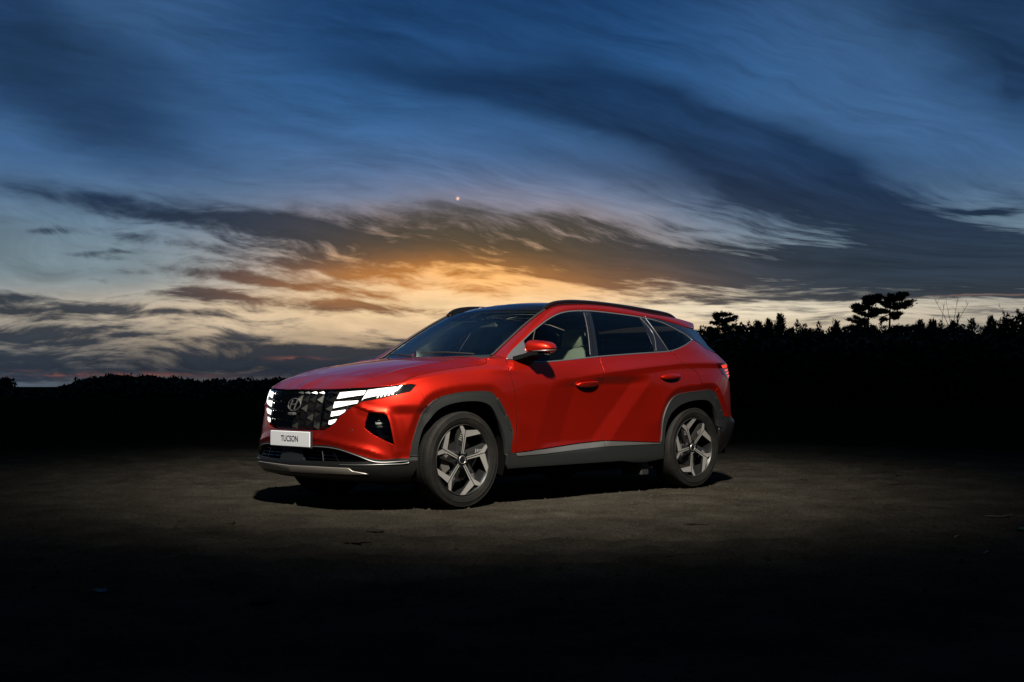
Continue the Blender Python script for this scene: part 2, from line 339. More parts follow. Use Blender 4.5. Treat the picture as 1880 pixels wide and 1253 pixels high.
# smooth each profile a little so that highlights flow
for _ in range(25): tab[:,1:-1]=(tab[:,:-2]+2*tab[:,1:-1]+tab[:,2:])/4
INS=pchip(KS,tab,SG)
for _ in range(200): INS[1:-1]=(INS[:-2]+2*INS[1:-1]+INS[2:])/4
_e=np.clip((SG-2.60)/.48,0,1)[:,None]**2*np.clip((ZG-1.10)/.16,0,1)[None]; INS+=.095*_e*_e.clip(0,1)**0*1.0   # rear pillar turns in
for _ in range(30): INS[:,1:-1]=(INS[:,:-2]+2*INS[:,1:-1]+INS[:,2:])/4
def bil(A,s,z):
    u=np.clip((s-SMIN)/(SMAX-SMIN)*(len(SG)-1),0,len(SG)-1.001); v=np.clip((z-.15)/(1.62-.15)*(len(ZG)-1),0,len(ZG)-1.001)
    i=u.astype(int); j=v.astype(int); a=u-i; b=v-j
    return A[i,j]*(1-a)*(1-b)+A[i+1,j]*a*(1-b)+A[i,j+1]*(1-a)*b+A[i+1,j+1]*a*b
def Sf(s,z,out=0.):
    s=np.asarray(s,float); z=np.asarray(z,float)
    P,N=plan(s); q=P-N*(bil(INS,s,z)-out)[...,None]
    return np.stack([q[...,0],q[...,1],z+0*s],-1)

# ---- creases, flares and hollows pressed into the body side (outward positive)
SS, ZZ = np.meshgrid(SG, ZG, indexing='ij')
def sm(x): x = np.clip(x, 0, 1); return x*x*(3-2*x)
def pdist(P):
    P = np.asarray(P, float); d = np.full(SS.shape, 9.)
    for a, b in zip(P[:-1], P[1:]):
        e = b-a; t = np.clip(((SS-a[0])*e[0] + (ZZ-a[1])*e[1])/(e@e), 0, 1)
        d = np.minimum(d, np.hypot(SS-a[0]-t*e[0], ZZ-a[1]-t*e[1]))
    return d
def inside(P, X, Y):
    P = np.asarray(P, float); r = np.zeros(np.shape(X), bool); x1, y1 = P[-1]
    for x2, y2 in P:
        if y1 != y2:
            c = ((Y < y1) != (Y < y2)) & (X < (x1-x2)*(Y-y2)/(y1-y2) + x2); r ^= c
        x1, y1 = x2, y2
    return r
def along(P, a, b, c, d):                      # fades the ends of a crease by s
    return sm((SS-a)/max(b-a, 1e-6))*sm((d-SS)/max(d-c, 1e-6))
def ridge(P, amp, up, dn):
    P = np.asarray(P, float); zz = np.interp(SS, P[:,0], P[:,1]); d = ZZ-zz
    return amp*np.where(d > 0, np.clip(1-d/up, 0, 1)**1.6, np.clip(1+d/dn, 0, 1)**1.2)
ARCH_F_OUT = [(-.4683,.3998),(-.4484,.4873),(-.4077,.6042),(-.3564,.7141),(-.3125,.7655),(-.2509,.8023),(-.1442,.8317),(-.0038,.8501),(.1533,.8534),(.2392,.847),(.2753,.8222),(.3656,.7126),(.4556,.5928),(.4669,.5386),(.4520,.4609),(.4394,.3906)]
ARCH_F_IN = [(-.4114,.3983),(-.3998,.4863),(-.367,.5814),(-.3249,.6472),(-.2733,.7059),(-.1952,.7497),(-.0877,.7751),(.0378,.7839),(.1496,.7769),(.2344,.7453),(.3017,.667),(.3687,.5568),(.3983,.4624),(.4077,.384)]
ARCH_R_OUT = [(2.1904,.4139),(2.2095,.493),(2.231,.6168),(2.2828,.7227),(2.3496,.7891),(2.4115,.8157),(2.4885,.8307),(2.707,.8481),(2.8961,.8569),(2.9553,.8316),(3.0368,.733),(3.1074,.6287),(3.0953,.5635),(3.0762,.5267)]
ARCH_R_IN = [(2.2329,.3859),(2.2548,.5363),(2.3109,.6421),(2.3783,.6948),(2.4607,.7343),(2.6025,.7647),(2.7512,.7727),(2.845,.7628),(2.9275,.7063),(2.9982,.6121),(3.0285,.5274)]
feat = np.zeros(SS.shape)
for A, c0 in ((ARCH_F_OUT, 0.), (ARCH_R_OUT, 2.68)):
    P = cat_open(A, 4); d = pdist(P); ins = inside(np.vstack([P, [P[-1][0], -1], [P[0][0], -1]]), SS, ZZ)
    d = np.where(ins, 0, d); top = sm((ZZ-.42)/.2)*sm((1.08-ZZ)/.10)
    feat += top*np.where(d < .056, -.010 + .024*(d/.056), .014*np.clip(1-(d-.056)/.24, 0, 1)**1.5)
CREASE = [(1.02,.9473),(1.236,.9779),(1.49,1.0033),(2.07,1.0586),(2.49,1.0924),(3.02,1.1055),(3.34,1.113)]
feat += ridge(CREASE, .021, .085, .060)*along(0, 1.02, 1.6, 3.15, 3.4)
# door hollow between the two slanting edges
def sgn(a, b): 
    e = np.array(b)-np.array(a); return ((SS-a[0])*e[1] - (ZZ-a[1])*e[0])/np.linalg.norm(e)
f1 = sgn((.745,.55), (.886,.9313)); f2 = -sgn((1.655,.545), (2.105,.9856)); ztop = np.interp(SS, [.8,1.2,1.49,2.1], [.935,.955,.965,.985])
feat -= .032*np.clip(f1/.28, 0, 1)*np.clip(f2/.14, 0, 1)*np.clip((ztop-ZZ)/.06, 0, 1)*sm((ZZ-.36)/.1)
# shoulder crease on the fender beside the bonnet
FCR = [(-.56,.893),(-.5234,.9053),(-.4544,.9313),(-.34,.9560),(-.2477,.9713),(-.1129,.992),(-.02,1.004),(.2038,1.0234),(.405,1.020),(.6,1.01)]
feat += ridge(FCR, .011, .020, .045)*along(0, -.56, -.48, .42, .62)
# edge beside the lower lamp, and the chin line
FOGC = [(-.8567,.7336),(-.7891,.7156),(-.7054,.7011),(-.6503,.6938),(-.6312,.6682),(-.6089,.5844),(-.583,.4567),(-.5754,.4312)]
fc_ = cat_open(FOGC, 4); d = pdist(fc_); feat += .012*np.clip(1-d/.045, 0, 1)**1.2
vz = fc_[fc_[:,1] < .69]; ls = np.interp(ZZ, vz[::-1,1], vz[::-1,0]); dr_ = SS-ls                      # behind the edge the cheek turns away to the wheel arch
feat -= .024*np.clip(dr_/.11, 0, 1)*sm((-.30-SS)/.06)*sm((.76-ZZ)/.07)*sm((ZZ-.37)/.03)
zl_ = np.interp(SS, [-.96,-.8567,-.7891,-.7054,-.6503], [.757,.7336,.7156,.7011,.6938]); dn_ = zl_-ZZ       # groove over the lower lamp
feat -= .013*np.where(dn_ > 0, np.exp(-(dn_/.030)), 0)*sm((SS+.97)/.12)*sm((-.63-SS)/.05)
CHIN = [(-1.54,.524),(-1.2578,.5203),(-1.1393,.510),(-.9466,.476),(-.7802,.4418),(-.6664,.4053),(-.6,.39)]
feat += ridge(CHIN, .010, .05, .03)*along(0, -1.6, -1.55, -.75, -.62)
# vertical sweep of the nose from the lower lamp down to the intake
for _ in range(4): feat[1:-1] = (feat[:-2]+2*feat[1:-1]+feat[2:])/4
for _ in range(7): feat[:,1:-1] = (feat[:,:-2]+2*feat[:,1:-1]+feat[:,2:])/4
INS -= feat
def Sn(s, z):
    e = .004
    s = np.asarray(s, float); z = np.asarray(z, float)
    a = Sf(np.clip(s+e, SMIN, SMAX), z) - Sf(np.clip(s-e, SMIN, SMAX), z); b = Sf(s, np.clip(z+e, .15, 1.62)) - Sf(s, np.clip(z-e, .15, 1.62))
    n = np.cross(a, b); n /= np.linalg.norm(n, axis=-1, keepdims=True)+1e-12
    _, N = plan(s); k = np.sign((n[...,0]*N[...,0] + n[...,1]*N[...,1])); k[k == 0] = 1
    n = n*k[...,None]
    c = np.abs(s-SMIN) < 1e-6; n[c,1] = 0; c = np.abs(s-SMAX) < 1e-6; n[c,1] = 0
    return n/np.linalg.norm(n, axis=-1, keepdims=True)

# ---- filling an outline on the body surface with a fine triangle net
def offset_poly(P, d):
    P = np.asarray(P, float); A = np.sum(P[:,0]*np.roll(P[:,1],-1) - np.roll(P[:,0],-1)*P[:,1]); sg = 1 if A > 0 else -1
    e = np.roll(P,-1,0)-P; e /= np.linalg.norm(e, axis=1, keepdims=True)+1e-12; n = np.stack([-e[:,1], e[:,0]], 1)*sg
    m = n + np.roll(n,1,0); l2 = np.sum(m*m, 1); m = 2*m/np.maximum(l2, .6)[:,None]
    return P + m*d*1.0
def resample(P, h):
    P = np.asarray(P, float); out = []
    for a, b in zip(P, np.roll(P,-1,0)):
        n = max(1, int(np.ceil(np.linalg.norm(b-a)/h)))
        for k in range(n): out.append(a+(b-a)*k/n)
    return np.array(out)
FLINES = []
def fill2d(poly, h, holes=(), lines=()):
    loops = [resample(poly, h)] + [resample(q, h) for q in holes]
    lo, hi = loops[0].min(0), loops[0].max(0)
    gx = np.arange(lo[0], hi[0]+h, h); gz = np.arange(lo[1], hi[1]+h, h*.866)
    X, Y = np.meshgrid(gx, gz); X = X + (np.arange(len(gz)) % 2)[:,None]*h/2; G = np.stack([X.ravel(), Y.ravel()], 1)
    k = inside(loops[0], G[:,0], G[:,1])
    for q in loops[1:]: k &= ~inside(q, G[:,0], G[:,1])
    G = G[k]
    B = np.concatenate(loops); ledge = []; LP = np.zeros((0,2))
    for ln in lines:
        q = np.asarray(ln, float); t = np.r_[0, np.cumsum(np.linalg.norm(np.diff(q, axis=0), axis=1))]; m = max(2, int(t[-1]/(h*.8))); tt_ = np.linspace(0, t[-1], m); q = np.stack([np.interp(tt_, t, q[:,0]), np.interp(tt_, t, q[:,1])], 1)
        ok = inside(loops[0], q[:,0], q[:,1])
        for hq in loops[1:]: ok &= ~inside(hq, q[:,0], q[:,1])
        ok &= np.array([np.sqrt(((B-p)**2).sum(1)).min() > h*.35 for p in q])
        if len(LP): ok &= np.array([np.sqrt(((LP-p)**2).sum(1)).min() > h*.5 for p in q])
        o0 = len(LP); ids = np.cumsum(ok)-1+o0
        ledge += [(int(ids[i]), int(ids[i+1])) for i in range(m-1) if ok[i] and ok[i+1]]; LP = np.vstack([LP, q[ok]])
    B = np.vstack([B, LP]); nb = len(B)-len(LP)
    if len(G):
        dm = np.full(len(G), 9.)
        for i in range(0, len(B), 200): dm = np.minimum(dm, np.sqrt(((G[:,None,:]-B[None,i:i+200])**2).sum(-1)).min(1))
        G = G[dm > h*.5]
    pts = np.concatenate([B, G]); ed = []; o = 0
    for q in loops:
        n = len(q); ed += [(o+i, o+(i+1) % n) for i in range(n)]; o += n
    ed += [(a_+nb, b_+nb) for a_, b_ in ledge]
    v, e, f, *_ = delaunay_2d_cdt([Vector((float(p[0]), float(p[1]))) for p in pts], ed, [], 0, 1e-5)
    v = np.array([tuple(p) for p in v]); f = np.array([t for t in f if len(t) == 3])
    c = v[f].mean(1); k = inside(loops[0], c[:,0], c[:,1])
    for q in loops[1:]: k &= ~inside(q, c[:,0], c[:,1])
    return v, f[k]
def panel_mesh(poly, h=.02, out=0., depth=.014, gap=0., holes=(), surf=None, norm=None):
    if gap: poly = offset_poly(poly, gap)
    v, f = fill2d(poly, h, holes, () if surf or h > .019 else FLINES)
    F_, N_ = (surf or Sf), (norm or Sn)
    P = F_(v[:,0], v[:,1]) if surf else Sf(v[:,0], v[:,1], out)
    N = N_(v[:,0], v[:,1])
    if surf: P = P + N*out
    # winding to agree with the normals
    fn = np.cross(P[f[:,1]]-P[f[:,0]], P[f[:,2]]-P[f[:,0]]); fl = (fn*N[f[:,0]]).sum(1) < 0; f[fl] = f[fl][:,::-1]
    cnt = {}
    for t in f:
        for a, b in ((t[0],t[1]),(t[1],t[2]),(t[2],t[0])): cnt[(a,b)] = 1
    bd = [(a,b) for (a,b) in cnt if (b,a) not in cnt and not (abs(v[a,0]-SMIN) < 1e-4 and abs(v[b,0]-SMIN) < 1e-4) and not (abs(v[a,0]-SMAX) < 1e-4 and abs(v[b,0]-SMAX) < 1e-4)]
    V = list(P); NN = list(N); Fc = [tuple(t) for t in f]
    if depth:
        idx = {}; acc = {}
        for a, b in bd:
            e = P[b]-P[a]; ln = np.cross(e, N[a]); ln /= np.linalg.norm(ln)+1e-12
            for q in (a, b): acc[q] = acc.get(q, 0) + ln
        r = .0014
        for q, ln in acc.items():
            ln = ln/(np.linalg.norm(ln)+1e-12); o = len(V)
            V += [P[q]+ln*r*.55-N[q]*r*.8, P[q]+ln*r*.55-N[q]*depth]; n2 = ln*.85+N[q]*.5; NN += [n2/np.linalg.norm(n2), ln]; idx[q] = o
        for a, b in bd:
            Fc.append((b, a, idx[a], idx[b])); Fc.append((idx[b], idx[a], idx[a]+1, idx[b]+1))
    return np.array(V), Fc, np.array(NN)
def dark_gap(Fc):                                   # shut-line shade put into the colour: the lower ring of each rim is black
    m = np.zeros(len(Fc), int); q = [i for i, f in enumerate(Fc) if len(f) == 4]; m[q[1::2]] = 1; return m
def mirror(V, Fc, N):
    V = V.copy(); V[:,1] *= -1; N = N.copy(); N[:,1] *= -1; return V, [tuple(f)[::-1] for f in Fc], N
def panel(name, poly, material, parent, side=0, **k):
    """side 0: one mesh spanning both halves; -1 camera side; +1 far side"""
    V, Fc, N = panel_mesh(poly, **k)
    if side == 1: V, Fc, N = mirror(V, Fc, N)
    if side == 0:
        V2, F2, N2 = mirror(V, Fc, N); o = len(V); V = np.vstack([V, V2]); Fc = Fc + [tuple(i+o for i in f) for f in F2]; N = np.vstack([N, N2])
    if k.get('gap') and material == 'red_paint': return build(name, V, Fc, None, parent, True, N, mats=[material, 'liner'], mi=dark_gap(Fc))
    return build(name, V, Fc, material, parent, True, N)
def on(s, z, out=0.): return Sf(np.array([s], float), np.array([z], float), out)[0]
def line_on(P, out=0., n=4):
    q = cat_open(P, n) if n > 1 else np.asarray(P, float); return Sf(q[:,0], q[:,1], out)
def my(pts, side): return [(p[0], p[1]*(-1 if side > 0 else 1), p[2]) for p in pts]
def grid_mesh(name, G, material, parent, flip=False, solid=0., smooth=True, sharp=None):
    G = np.asarray(G, float); a, b = G.shape[:2]; V = G.reshape(-1, 3); Fc = []
    for i in range(a-1):
        for j in range(b-1):
            q = (i*b+j, (i+1)*b+j, (i+1)*b+j+1, i*b+j+1); Fc.append(q[::-1] if flip else q)
    o = build(name, V, Fc, material, parent, smooth, sharp=sharp)
    if solid:
        m = o.modifiers.new('solid', 'SOLIDIFY'); m.thickness = solid; m.offset = -1
    return o

def shift(P, dz): return [(a, b+dz) for a, b in P]
def par_off(A, d):                                   # line parallel to an arch at distance d
    P = cat_open(A, 4); e = np.gradient(P, axis=0); e /= np.linalg.norm(e, axis=1, keepdims=True); return P + np.stack([-e[:,1], e[:,0]], 1)*d
cr_ = cat_open(CREASE, 4); cr_ = cr_[(cr_[:,0] > 1.05) & (cr_[:,0] < 3.3)]
FLINES += [cr_, shift(cr_, -.010), shift(cr_, .012), shift(cr_, -.030), shift(cr_, -.060), FCR[1:-1], shift(FCR[1:-1], .011), shift(FCR[1:-1], -.011), cat_open(FOGC, 3), CHIN[1:-1], par_off(ARCH_F_OUT, .056)[6:-9], par_off(ARCH_R_OUT, .056)[6:-9],
  [(.7,.428),(.745,.55),(.886,.9313)], [(1.50,.393),(1.655,.545),(2.105,.9856)], [(1.40,.49),(1.555,.645),(1.93,1.01)], [(.80,.935),(1.2,.955),(1.45,.963)], [(1.52,.966),(2.1,.985)]]

# ================================================================== THE CAR
car = tag(empty('parked_car'), 'red sport utility car with lit headlamps standing on the dirt', 'car')
HOODL = [(-.541,.9016),(-.4727,.9388),(-.3757,.9697),(-.2762,.9880),(-.1775,1.004),(-.0893,1.0165),(-.0241,1.0242),(.1,1.038),(.2166,1.0514),(.272,1.070),(.2932,1.098)]
hl = [tuple(p) for p in cat_open(HOODL, 4)]
BELT = [(2.4187,1.1955),(2.3882,1.1931),(2.216,1.1806),(1.9528,1.1643),(1.4787,1.1315),(1.1242,1.1011),(.8208,1.0758),(.723,1.0746),(.6377,1.088),(.4614,1.0968)]
DF = [(.4614,1.0968),(.4456,1.04),(.4400,.998),(.4620,.90),(.4850,.80),(.4990,.65),(.5065,.389)]
DS = [(1.4787,1.1315),(1.4700,1.05),(1.4690,.9642),(1.4850,.7953),(1.4921,.62),(1.4900,.4510)]
DR = [(2.4187,1.1955),(2.4934,1.0942),(2.5150,1.02),(2.5198,.9469),(2.5180,.8600),(2.5,.8320)]
SILL = [(.5065,.389),(.8095,.4107),(1.2,.438),(1.49,.4510),(1.8206,.4349),(2.1904,.4139)]
def rev(a): return list(a)[::-1]
dfc = [tuple(p) for p in cat_open(DF, 3)]; dsc = [tuple(p) for p in cat_open(DS, 3)]; drc = [tuple(p) for p in cat_open(DR, 3)]
afo = [tuple(p) for p in cat_open(ARCH_F_OUT, 3)]; afi = [tuple(p) for p in cat_open(ARCH_F_IN, 3)]; aro = [tuple(p) for p in cat_open(ARCH_R_OUT, 3)]; ari = [tuple(p) for p in cat_open(ARCH_R_IN, 3)]
JB = (-.336, .738)                                    # where bumper, fender and arch meet
FENDER = hl + [(.40,1.0965),(.4614,1.0968)] + dfc[1:] + [(.4394,.3906)] + [p for p in rev(afo) if p[0] > JB[0] and p[1] > .395] + [JB, (-.375,.83), (-.4059,.8998), (-.4411,.9054), (-.5245,.8998)]
BUMPER = [(-1.5302,.5725),(-1.2816,.5735),(-1.16,.5797),(-1.147,.5873),(-1.1189,.6026),(-1.078,.629),(-1.0444,.67),(-.9824,.711),(-.9353,.7437),(-.882,.7646),(-.8575,.7804),(-.6823,.8043),(-.5586,.8317),(-.4594,.8518),(-.4361,.872),(-.4059,.8998),(-.375,.83),JB] \
  + [p for p in rev(afo) if p[0] < JB[0]-.005 and p[1] > .405] + [(-.4683,.3998),(-.4771,.3873),(-.5795,.386),(-.6738,.3782),(-.741,.384),(-.818,.4018),(-.926,.4328),(-1.0372,.4632),(-1.1366,.4745),(-1.2767,.474),(-1.5302,.472)]
FOG = [(-.7889,.712),(-.7200,.7050),(-.6659,.6975),(-.6426,.6829),(-.6238,.6318),(-.6080,.5500),(-.5943,.4787),(-.6285,.4936),(-.7433,.5485),(-.818,.5954),(-.8158,.639),(-.8046,.6755)]
LOWER = [(-1.5302,.4695),(-1.2767,.4715),(-1.1366,.4720),(-1.0372,.4607),(-.926,.4303),(-.818,.3993),(-.741,.3815),(-.6738,.3757),(-.5795,.3835),(-.4771,.3848),(-.4683,.397),(-.4114,.3960),(-.414,.33),(-.445,.2555),(-.5796,.2380),(-.8728,.2395),(-1.1544,.242),(-1.4704,.2460),(-1.5302,.246)]
INTAKE = [(-1.5302,.4550),(-1.3329,.4560),(-1.135,.4569),(-1.0121,.4435),(-.8579,.4030),(-.7482,.3660),(-.8554,.3625),(-1.1227,.3600),(-1.3538,.3560),(-1.5302,.3540)]
SKID = [(-1.5302,.3140),(-1.2589,.3181),(-.9284,.3167),(-.8981,.2951),(-.7814,.2758),(-.8947,.2743),(-1.1357,.2722),(-1.2777,.2698),(-1.5302,.2690)]
FRONTD = dfc + SILL[1:3] + rev(dsc) + [(1.1242,1.1011),(.8208,1.0758),(.723,1.0746),(.6377,1.088)]
REARD = dsc + SILL[4:] + [p for p in aro if .42 < p[1] and p[0] < 2.497] + rev(drc) + BELT[1:4]
QUART = drc + [p for p in aro if 2.53 < p[0] < 2.93 and p[1] > .84] + [(2.95,.845),(3.04,.935),(3.10,1.01),(3.0843,1.0265),(3.0032,1.0955),(3.12,1.0985),(3.345,1.113),(3.32,1.150),(3.288,1.1965),(3.178,1.2058),(3.0813,1.2436),(2.95,1.279),(2.8306,1.3090),(2.74,1.2830),(2.6345,1.2518),(2.4987,1.2132)]
RBUMP = [(2.95,.845),(3.04,.935),(3.10,1.01),(3.202,.9668),(3.34,.93),(3.5,.80),(4.2683,.78),(4.2683,.60),(3.6,.60),(3.3,.600),(3.1090,.625)] + [p for p in rev(aro) if p[0] > 2.955 and p[1] > .64]
RLOW = [(3.1090,.622),(3.3,.597),(3.6,.597),(4.2683,.597),(4.2683,.24),(3.6,.25),(3.3,.27),(3.12,.30),(3.05,.42),(3.03,.5274),(3.0762,.5267),(3.0953,.5635)]
TAILG = [(3.335,1.111),(3.6,1.108),(4.2683,1.105),(4.2683,.783),(3.5,.803),(3.42,.87),(3.46,.96),(3.40,1.05)]
TAILL = [(3.0032,1.0925),(3.12,1.0955),(3.335,1.1085),(3.40,1.05),(3.46,.96),(3.42,.87),(3.34,.933),(3.202,.9698),(3.0863,1.0265)]
EXTF, EXTM = .0026, .0026
for sd in (-1, 1):
    panel('front_fender', FENDER, 'red_paint', car, sd, gap=.0033, h=.017)
    fd = panel('front_door', FRONTD, 'red_paint', car, sd, gap=.0033, h=.018)
    rd = panel('rear_door', REARD, 'red_paint', car, sd, gap=.0033, h=.018)
    qp = panel('rear_quarter_panel', QUART, 'red_paint', car, sd, gap=.0033, h=.018)
    # fuel flap line on the camera side
    if sd < 0:
        mb = MB(); mb.tube(line_on([(2.60,1.046),(2.655,1.038),(2.69,1.005),(2.72,.95),(2.742,.915)], .0006, 4), .0016, 5); mb.build('flap_seam', 'liner', qp, True)
    # arch trims
    for nm, O, I in (('f', afo, afi), ('r', aro, ari)):
        at = panel('wheel_arch_trim', O + rev(I), 'cladding', car, sd, out=.012, depth=.04, h=.016)
        q = [((.300,.806),(.392,.690),(.376,.678),(.290,.790)), ((.400,.680),(.452,.600),(.448,.560),(.436,.566),(.384,.668))] if nm == 'f' else [((2.968,.800),(3.045,.700),(3.034,.690),(2.958,.788)), ((3.052,.690),(3.096,.628),(3.092,.600),(3.082,.600),(3.040,.682))]
        for pl in q: panel('trim_inset', pl, 'cladding', at, sd, out=.0175, depth=.006, h=.02)
    # door cladding with the bright strip
    ft = panel('door_trim', [(.5065,.3870),(.8095,.4087),(1.2,.436),(1.49,.4490),(1.5128,.2773),(.9,.276),(.5262,.2735)], 'cladding', fd, sd, out=.010, depth=.03, gap=.0016, h=.025)
    panel('bright_strip', [(.515,.3838),(.8095,.4060),(1.2,.4333),(1.486,.4463),(1.4868,.4052),(1.2,.393),(.8109,.3728),(.5165,.3655)], 'silver_trim', fd, sd, out=.0135, depth=.005, h=.02)
    rt = panel('door_trim', [(1.49,.4490),(1.8206,.4329),(2.1904,.4119),(2.2329,.3859),(2.2408,.2751),(2.05,.2560),(1.906,.2560),(1.7025,.278),(1.5128,.2773)], 'cladding', rd, sd, out=.010, depth=.03, gap=.0016, h=.025)
    panel('bright_strip', [(1.496,.4463),(1.8206,.4302),(2.1900,.4092),(2.1900,.4062),(1.8,.4060),(1.496,.4052)], 'silver_trim', rd, sd, out=.0135, depth=.005, h=.02)
    panel('sill_end', [(.4394,.3906),(.5040,.3880),(.5235,.2735),(.419,.2745),(.4127,.33),(.4077,.384)], 'cladding', car, sd, out=.010, depth=.03, h=.02)
    # door handles: a cupped recess and the pull
    for dr_, cs, cz, tilt in ((fd, 1.302, .902, 2.5), (rd, 2.312, .970, 3.)):
        t = np.linspace(0, 2*math.pi, 28, endpoint=False)
        P = [(cs + .112*np.cos(a)*(1 if True else 1), cz - .012 + .034*np.sin(a)) for a in t]
        panel('handle_cup', P, 'dark_plastic', dr_, sd, out=.0012, depth=0, h=.02)
        G = []
        for i in range(17):
            u = -1 + 2*i/16; hw = .024*max(0, 1-abs(u)**2.6)**.5 + .002; bulge = .036*(1-abs(u)**3)
            ring = []
            for k in range(12):
                a = 2*math.pi*k/12
                pz = cz + .004 + math.tan(R(tilt))*u*.125 + hw*math.sin(a)*(.82 if math.sin(a) < 0 else 1)
                ring.append(on(cs+u*.128, pz, .004 + bulge*.55 + .016*math.cos(a)*(1-.5*abs(u))))
            G.append(ring + [ring[0]])
        G = np.array(G); 
        if sd > 0: G[...,1] *= -1
        grid_mesh('door_handle', G, 'red_paint', dr_, flip=(sd < 0))
    # black shell behind the gaps
    INNER = [(-.50,.88)] + [(a, b-.015) for a, b in hl[4:]] + [(.45,1.085)] + [(a, b-.008) for a, b in rev(BELT)[1:]] + [(2.62,1.235),(2.78,1.285),(2.92,1.225),(3.0,1.19),(3.3,1.10),(3.38,.80),(3.2,.62)] + [(a*1.0+.012, b) for a, b in rev(aro) if b > .62 and a > 2.9] + [(a, b+.012) for a, b in rev(aro) if 2.3 < a <= 2.9] + [(2.20,.45),(2.2,.33),(.46,.33)] + [(a+.01, b+.008) for a, b in rev(afo) if a > -.3] + [(-.37,.73)]
    panel('inner_shell', INNER, 'liner', car, sd, out=-.022, depth=0, h=.04)
# nose
bump = panel('front_bumper', BUMPER, 'red_paint', car, 0, h=.015, holes=[FOG], depth=.03)
low = panel('lower_bumper', LOWER + rev(INTAKE), 'bumper_black', car, 0, h=.02, out=.002, depth=.03)
panel('skid_plate', SKID, 'skid_silver', low, 0, out=.010, depth=.012, h=.02)
# chin under the nose, closing towards the underbody
ch = []
for s_ in np.linspace(SMIN, -.445, 40):
    zb = float(np.interp(s_, [-1.53,-1.15,-.87,-.58,-.445], [.246,.242,.2395,.238,.2555])); p = on(s_, zb, .002)
    ch.append([p, p*np.array([.86,.9,1])+np.array([0,0,-.03]), np.array([max(p[0],-.62)+.25, p[1]*.75, .19])])
ch = np.array(ch); c2 = ch.copy(); c2[...,1] *= -1
grid_mesh('chin_shield', np.concatenate([c2[::-1], ch[1:]]), 'dark_plastic', car)
# lower intake: dark back wall, slats, fins, radar cover
ik = panel('lower_intake', [(-1.5302,.462),(-1.1,.466),(-.86,.415),(-.74,.366),(-.86,.352),(-1.5302,.346)], 'liner', car, 0, out=-.055, depth=0, h=.04)
for z0, z1, e in ((.378,.372,-.84),(.402,.398,-.95),(.428,.428,-1.06)):
    mb = MB(); q = [on(a, b, -.028) for a, b in zip(np.linspace(SMIN, e, 14), np.linspace(z0, z1, 14))]
    mb.tube([(p[0], -p[1], p[2]) for p in q[::-1]] + q[1:], .0045, 6, flat=.9); mb.build('intake_slat', 'dark_chrome', ik, True)
for sd in (-1, 1):
    for a, b in (((-1.190,.428),(-1.165,.362)), ((-1.075,.418),(-1.02,.362))):
        mb = MB(); mb.tube(my([on(*a, -.012), on(*b, -.008)], sd), .0042, 6); mb.build('intake_fin', 'dark_chrome_facet', ik, True)
panel('radar_cover', [(-1.5302,.456),(-1.40,.456),(-1.375,.352),(-1.5302,.350)], 'cladding', car, 0, out=-.004, depth=.03, h=.03)
for sd in (-1, 1):
    mb = MB(); mb.tube(my(line_on([(-1.5302,.4590),(-1.3,.4595),(-1.135,.4580),(-1.0121,.4450),(-.8579,.4045),(-.7482,.3672),(-.6849,.3600),(-.60,.362),(-.50,.3665),(-.4870,.3650),(-.4850,.3560),(-.5039,.3500),(-.7035,.3450),(-.85,.342),(-1.0006,.3404)], .0055, 4), sd), [.0042]*45 + [.0035]*8 + [.003]*4, 6); mb.build('chrome_line', 'silver_trim', low, True)
    fl = panel('corner_lamp', offset_poly(FOG, -.004), 'gloss_black', car, sd, out=-.034, depth=0, h=.03)
    panel('lens', offset_poly(FOG, .004), 'lens', fl, sd, out=-.010, depth=.004, h=.03)
    for (a, b, c, d_) in ((-.735,.640,-.650,.640),(-.725,.612,-.640,.612),(-.700,.545,-.628,.540)):
        panel('reflector', [(a,b),(c,b+.004),(c+.004,d_-.010),(a+.006,d_-.018)], 'lamp_reflector', fl, sd, out=-.018, depth=.01, h=.03)
    panel('reflector', [(-.725,.585),(-.685,.588),(-.676,.548),(-.700,.540)], 'lamp_reflector', fl, sd, out=-.014, depth=.02, h=.03)
    mb = MB(); c0 = np.array(my([on(-.712,.668,-.014)], sd)[0]); 
    t = np.linspace(0, 2*math.pi, 17); nrm = Sn(np.array([-.712]), np.array([.668]))[0]; ax = np.cross(nrm, [0,0,1]); ax /= np.linalg.norm(ax)
    if sd > 0: ax = ax*np.array([1,-1,1])
    mb.tube([c0 + ax*.017*math.cos(a) + np.array([0,0,1])*.017*math.sin(a) for a in t], .004, 6, cap=False); mb.build('projector_ring', 'chrome', fl, True)
